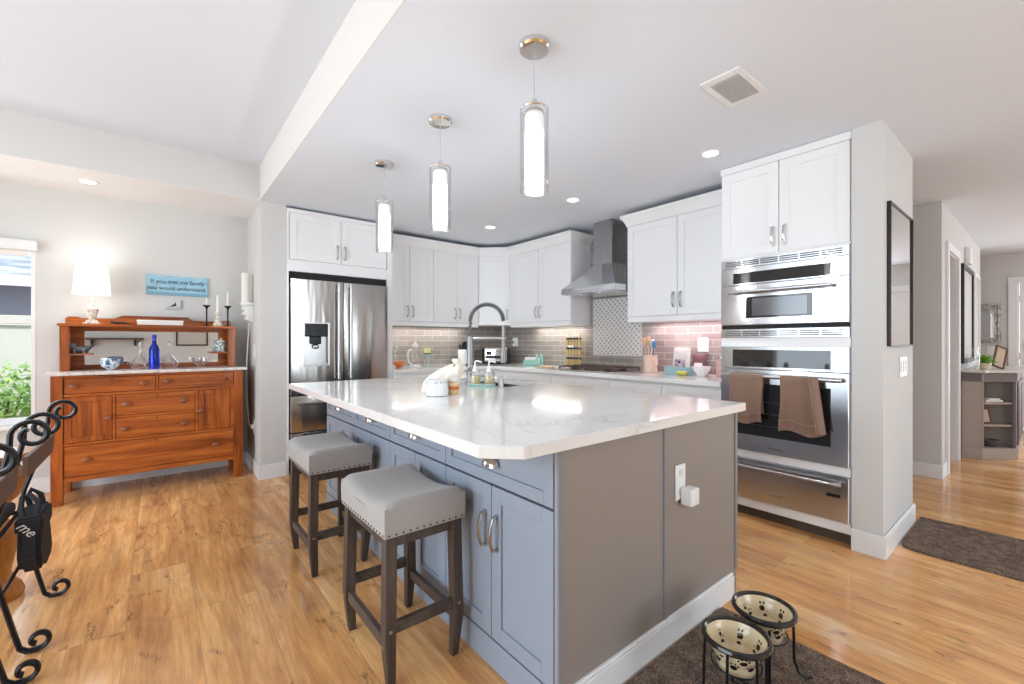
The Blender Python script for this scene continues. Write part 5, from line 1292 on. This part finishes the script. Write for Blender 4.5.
MB().box(6.72, 6.90, .37, .50, .5835, .605, .008, 2, RZ(-.7)).box(6.74, 6.88, .38, .48, .605, .622, .006, 2, RZ(-.6)).build('cloth', M_WAX, t)
t = thing('framed_photo', 'dark red framed photo on the middle shelf of the console', 'frame', (6.78, .45, .353), rz=math.radians(-40))
M = ROOTM[t.name] @ RX(-.2)
b = MB(M)
for x0, x1, z0, z1 in ((-.06, -.045, .001, .16), (.045, .06, .001, .16), (-.06, .06, .001, .016), (-.06, .06, .145, .16)): b.box(x0, x1, -.008, .008, z0, z1, .002)
b.build('frame', mat('dark_red_frame', (104, 44, 40), .4), t)
MB(M).box(-.045, .045, -.002, .004, .016, .145).build('photo', mat('beige_photo'), t)
lathe_thing('dark_bowl', 'dark grey bowl on the bottom shelf of the console', 'bowl', 6.81, .43, .115, [(0, 0), (.05, 0), (.075, .04), (.078, .07), (.07, .07), (.06, .03), (0, .02)], mat('dark_grey_glaze', (84, 82, 82), .3), 'bowl')

# ------------------------------------------------------------------ rugs
def rug(name, lab, pts, th=.014):
    o = MB().prism(pts, .0006, th, .003).build(name, M_RUG, None)
    return tag(o, lab, 'rug')
rp = [(4.07, -1.6)] + [(4.07 - .0, .575)] + [(3.48 + .09 * math.cos(a) * 1.0, .485 + .09 * math.sin(a)) for a in [PI / 2 + PI / 2 * k / 8 for k in range(9)]] + [(3.385, -1.6)]
rug('hall_runner', 'brown shag runner rug with rounded corner beside the pillar', rp)
rug('shag_mat', 'brown shag mat under the pet feeder by the island end', [(1.985, .945), (1.02, .945), (1.02, -.1), (1.985, -.1)])
# ------------------------------------------------------------------ pet feeder
RZT = .014
t = thing('feeder_stand', 'black wire double stand holding the two pet bowls on the mat', 'stand', (1.58, .655, RZT))
BC = [(1.468, .652), (1.70, .658)]
b = MB()
for (x, y) in BC:
    b.tube([(x + .094 * math.cos(a), y + .094 * math.sin(a), .240) for a in [2 * PI * k / 40 for k in range(40)]], .0035, 6, closed=True)
    b.tube([(x + .075 * math.cos(a), y + .075 * math.sin(a), .165) for a in [2 * PI * k / 40 for k in range(40)]], .003, 6, closed=True)
b.build('ring', M_IRON, t)
for (x, y), sg in ((BC[0], -1), (BC[1], 1)):
    for a in ((2.2, 3.3, 4.2) if sg < 0 else (-.9, .15, 1.0)):
        cx_, sy_ = math.cos(a), math.sin(a)
        P_ = [(x + .094 * cx_, y + .094 * sy_, .240), (x + .097 * cx_, y + .097 * sy_, .17), (x + .098 * cx_, y + .098 * sy_, .08), (x + .112 * cx_, y + .112 * sy_, .035), (x + .14 * cx_, y + .14 * sy_, RZT + .006), (x + .155 * cx_, y + .155 * sy_, RZT + .012)]
        MB().tube(P_, .0046, 6).build('leg', M_IRON, t)
for sg in (-1, 1):
    MB().tube([(1.584 + sg * .012, .60, .240), (1.584 + sg * .012, .60, .02), (1.584 + sg * .012, .64, .019), (1.584 + sg * .012, .712, .019), (1.584 + sg * .012, .712, .240)], .0046, 6).build('centre_leg', M_IRON, t)
PR = [(0, 0), (.055, 0), (.058, .005), (.070, .05), (.082, .082), (.0945, .087), (.102, .092), (.1045, .098), (.102, .104), (.094, .106), (.088, .101)]
def paws(M, s=1):
    b = MB(M)
    b.sphere((0, 0, 0), .0105 * s, 1.15, .95, .14, 12, 6)
    for k, (x, y, r_) in enumerate(((-.0155, .010, .0042), (-.006, .0175, .0048), (.006, .0175, .0048), (.0155, .010, .0042))): b.sphere((x * s, y * s, 0), r_ * s, .85, 1.15, .18, 8, 5)
    return b
for k, (x, y) in enumerate(BC):
    t = thing('pet_bowl', ('cream pet bowl with black rim and paw prints, nearer the camera' if k == 0 else 'cream pet bowl with black rim and paw prints, farther from the camera'), 'bowl', (x, y, .152), 'paw print pet bowls')
    z0 = .152
    MB().lathe([(0, 0), (.055, 0), (.058, .005), (.070, .05), (.083, .084), (.087, .090)], (x, y, z0), 44).lathe([(.0895, .098), (.080, .075), (.066, .035), (.052, .022), (0, .020)], (x, y, z0), 44).build('bowl_body', M_CREAM, t)
    MB().lathe([(.083, .083), (.1, .088), (.1055, .096), (.103, .104), (.095, .107), (.0885, .101), (.0885, .094)], (x, y, z0), 44).build('black_rim', M_BLACKC, t)
    for i in range(7):
        a = i * 2 * PI / 7 + .25 + k * .2; rr = .0735; zz = z0 + .0585; tl = math.atan2(.040, .0145)
        sc_p = 1.0 if i % 2 == 0 else .62
        M = Matrix.Translation((x + rr * math.cos(a), y + rr * math.sin(a), zz)) @ RZ(a + PI / 2) @ RX(PI - 0) @ RX(tl) if False else Matrix.Translation((x + rr * math.cos(a), y + rr * math.sin(a), zz)) @ RZ(a - PI / 2) @ RX(tl)
        paws(M, sc_p).build('paw_print', M_BLACKC, t)
    for i in range(8):
        a = i * 2 * PI / 8 + .3; rr = .0668; zz = z0 + .036; tl = math.atan2(.045, .012)
        paws(Matrix.Translation((x + rr * math.cos(a), y + rr * math.sin(a), zz)) @ RZ(a - PI / 2) @ RX(tl), .9).build('paw_print', M_BLACKC, t)

# ------------------------------------------------------------------ wrought iron chairs at the left edge
def spiral(cx_, cz_, r0, a0, turns, n, sgn=-1, r1=.012):
    return [(cx_ + (r0 + (r1 - r0) * (k / n)) * math.cos(a0 + sgn * turns * 2 * PI * k / n), cz_ + (r0 + (r1 - r0) * (k / n)) * math.sin(a0 + sgn * turns * 2 * PI * k / n)) for k in range(n + 1)]
def chair(yf, yn, lab):
    t = thing('iron_chair', lab, 'chair', (-.65, (yf + yn) / 2, 0), 'wrought iron chairs at the left edge')
    for y in (yf, yn):
        # foot scroll, leg, back post, head scroll in one bar
        foot = spiral(-.365, .047, .036, -PI / 2, .95, 22, 1, .014)[::-1]
        body = [(-.395, .012), (-.414, .030), (-.430, .10), (-.462, .25), (-.497, .42), (-.478, .53), (-.445, .64), (-.418, .76), (-.404, .83)]
        head = spiral(-.350, .880, .052, PI * .95, 1.15, 26, -1, .022)
        pts = [(x, y, max(z, .0095)) for x, z in foot + body + head]
        MB().tube(pts, .0088, 8, flat=1.7).build('back_post', M_IRON, t)
        # front leg
        f2 = spiral(-.95, .052, .046, -PI / 2, .95, 18, -1, .018)[::-1]
        MB().tube([(x, y, max(z, .0095)) for x, z in f2 + [(-.91, .012), (-.89, .05), (-.875, .2), (-.90, .43)]], .0095, 8).build('front_leg', M_IRON, t)
        MB().tube([(-.495, y, .43), (-.90, y, .43)], .009, 8).build('side_rail', M_IRON, t)
    MB().prism([(yn - .03, .69), (yf + .0, .69), (yf + .035, .77), (yn - .03, .77)], -.402, -.386, .002, axis='x').build('back_rail', mat('dark_walnut_slat', (96, 74, 62), .5), t)
    MB().tube([(-.495, yn, .43), (-.495, yf, .43)], .008, 8).tube([(-.90, yn, .43), (-.90, yf, .43)], .008, 8).tube([(-.462, yn, .25), (-.462, yf, .25)], .007, 8).build('cross_bar', M_IRON, t)
    MB().box(-.92, -.50, yn + .012, yf - .012, .44, .49, .018, 3).build('seat_cushion', mat('dark_charcoal_cushion', (52, 50, 52), .9), t)
    return t
chair(2.98, 2.50, 'black wrought iron chair with scroll top and feet, nearer the sideboard')
chair(2.29, 1.82, 'black wrought iron chair with scroll top and feet, nearer the camera at the photo edge')
t = thing('hanging_bag', 'black canvas bag slung on the back of the iron chair by the sideboard', 'bag', (-.43, 2.72, .2))
b = MB().prism([(2.70, .46), (2.88, .47), (2.965, .265), (2.93, .225), (2.82, .21), (2.72, .24), (2.68, .31)], -.455, -.385, .016, axis='x').prism([(2.69, .475), (2.89, .485), (2.905, .41), (2.78, .38), (2.69, .41)], -.462, -.378, .010, axis='x')
BB = mat('black_canvas', (36, 35, 40), .85); b.build('bag_body', BB, t)
MB().tube([(-.40, 2.72, .47), (-.40, 2.75, .52), (-.43, 2.79, .545), (-.455, 2.79, .54), (-.45, 2.74, .51), (-.44, 2.72, .47)], .010, 6).tube([(-.40, 2.87, .47), (-.41, 2.86, .53), (-.435, 2.84, .56), (-.45, 2.86, .52), (-.44, 2.87, .47)], .010, 6).build('strap', BB, t)
text('lettering', 'me', .052, (-.425, 2.684, .43), RY(.9) @ RX(PI / 2), mat('white_print', (226, 226, 222), .7), t, .001, shear=.3)
# turned pedestal of the table beyond the chairs
t = thing('pedestal_stand', 'honey coloured turned wooden pedestal stand behind the iron chairs', 'stand', (-.62, 3.13, 0))
HO = wood_mat('honey_pine', (150, 84, 30), (190, 118, 50), (214, 146, 78), 2)
MB().lathe([(0, 0), (.115, 0), (.12, .02), (.11, .05), (.085, .08), (.075, .12), (.09, .20), (.10, .27), (.09, .33), (.06, .37), (.055, .40), (.075, .42), (.075, .45), (.10, .47), (.13, .53), (.13, .58), (.10, .62), (.06, .65), (0, .65)], (-.62, 3.13, 0.0005), 36).build('turned_post', HO, t)
MB().lathe([(0, .65), (.15, .65), (.16, .66), (.16, .675), (.15, .685), (0, .685)], (-.62, 3.13, 0), 40).build('round_top', HO, t)

# ------------------------------------------------------------------ behind the camera, reflected in the sideboard mirror
framed('framed_picture', 'black framed pale picture reflected in the right half of the sideboard mirror', 'picture', FR(.95, YB + .0005, 1.12, 180), .62, .75, .03, .03, mat('pale_grey_print'), BF, 'print')
t = thing('wall_shelf', 'dark wall shelf reflected in the left half of the sideboard mirror', 'shelf', (-.75, -2.9, 1.28))
MB().box(-1.25, -.25, YB + .001, YB + .22, 1.26, 1.30, .003).build('board', mat('dark_walnut_slat'), t)
for x in (-1.1, -.4): MB().box(x - .015, x + .015, YB + .001, YB + .19, 1.12, 1.26, .003).build('bracket', M_IRON, t)
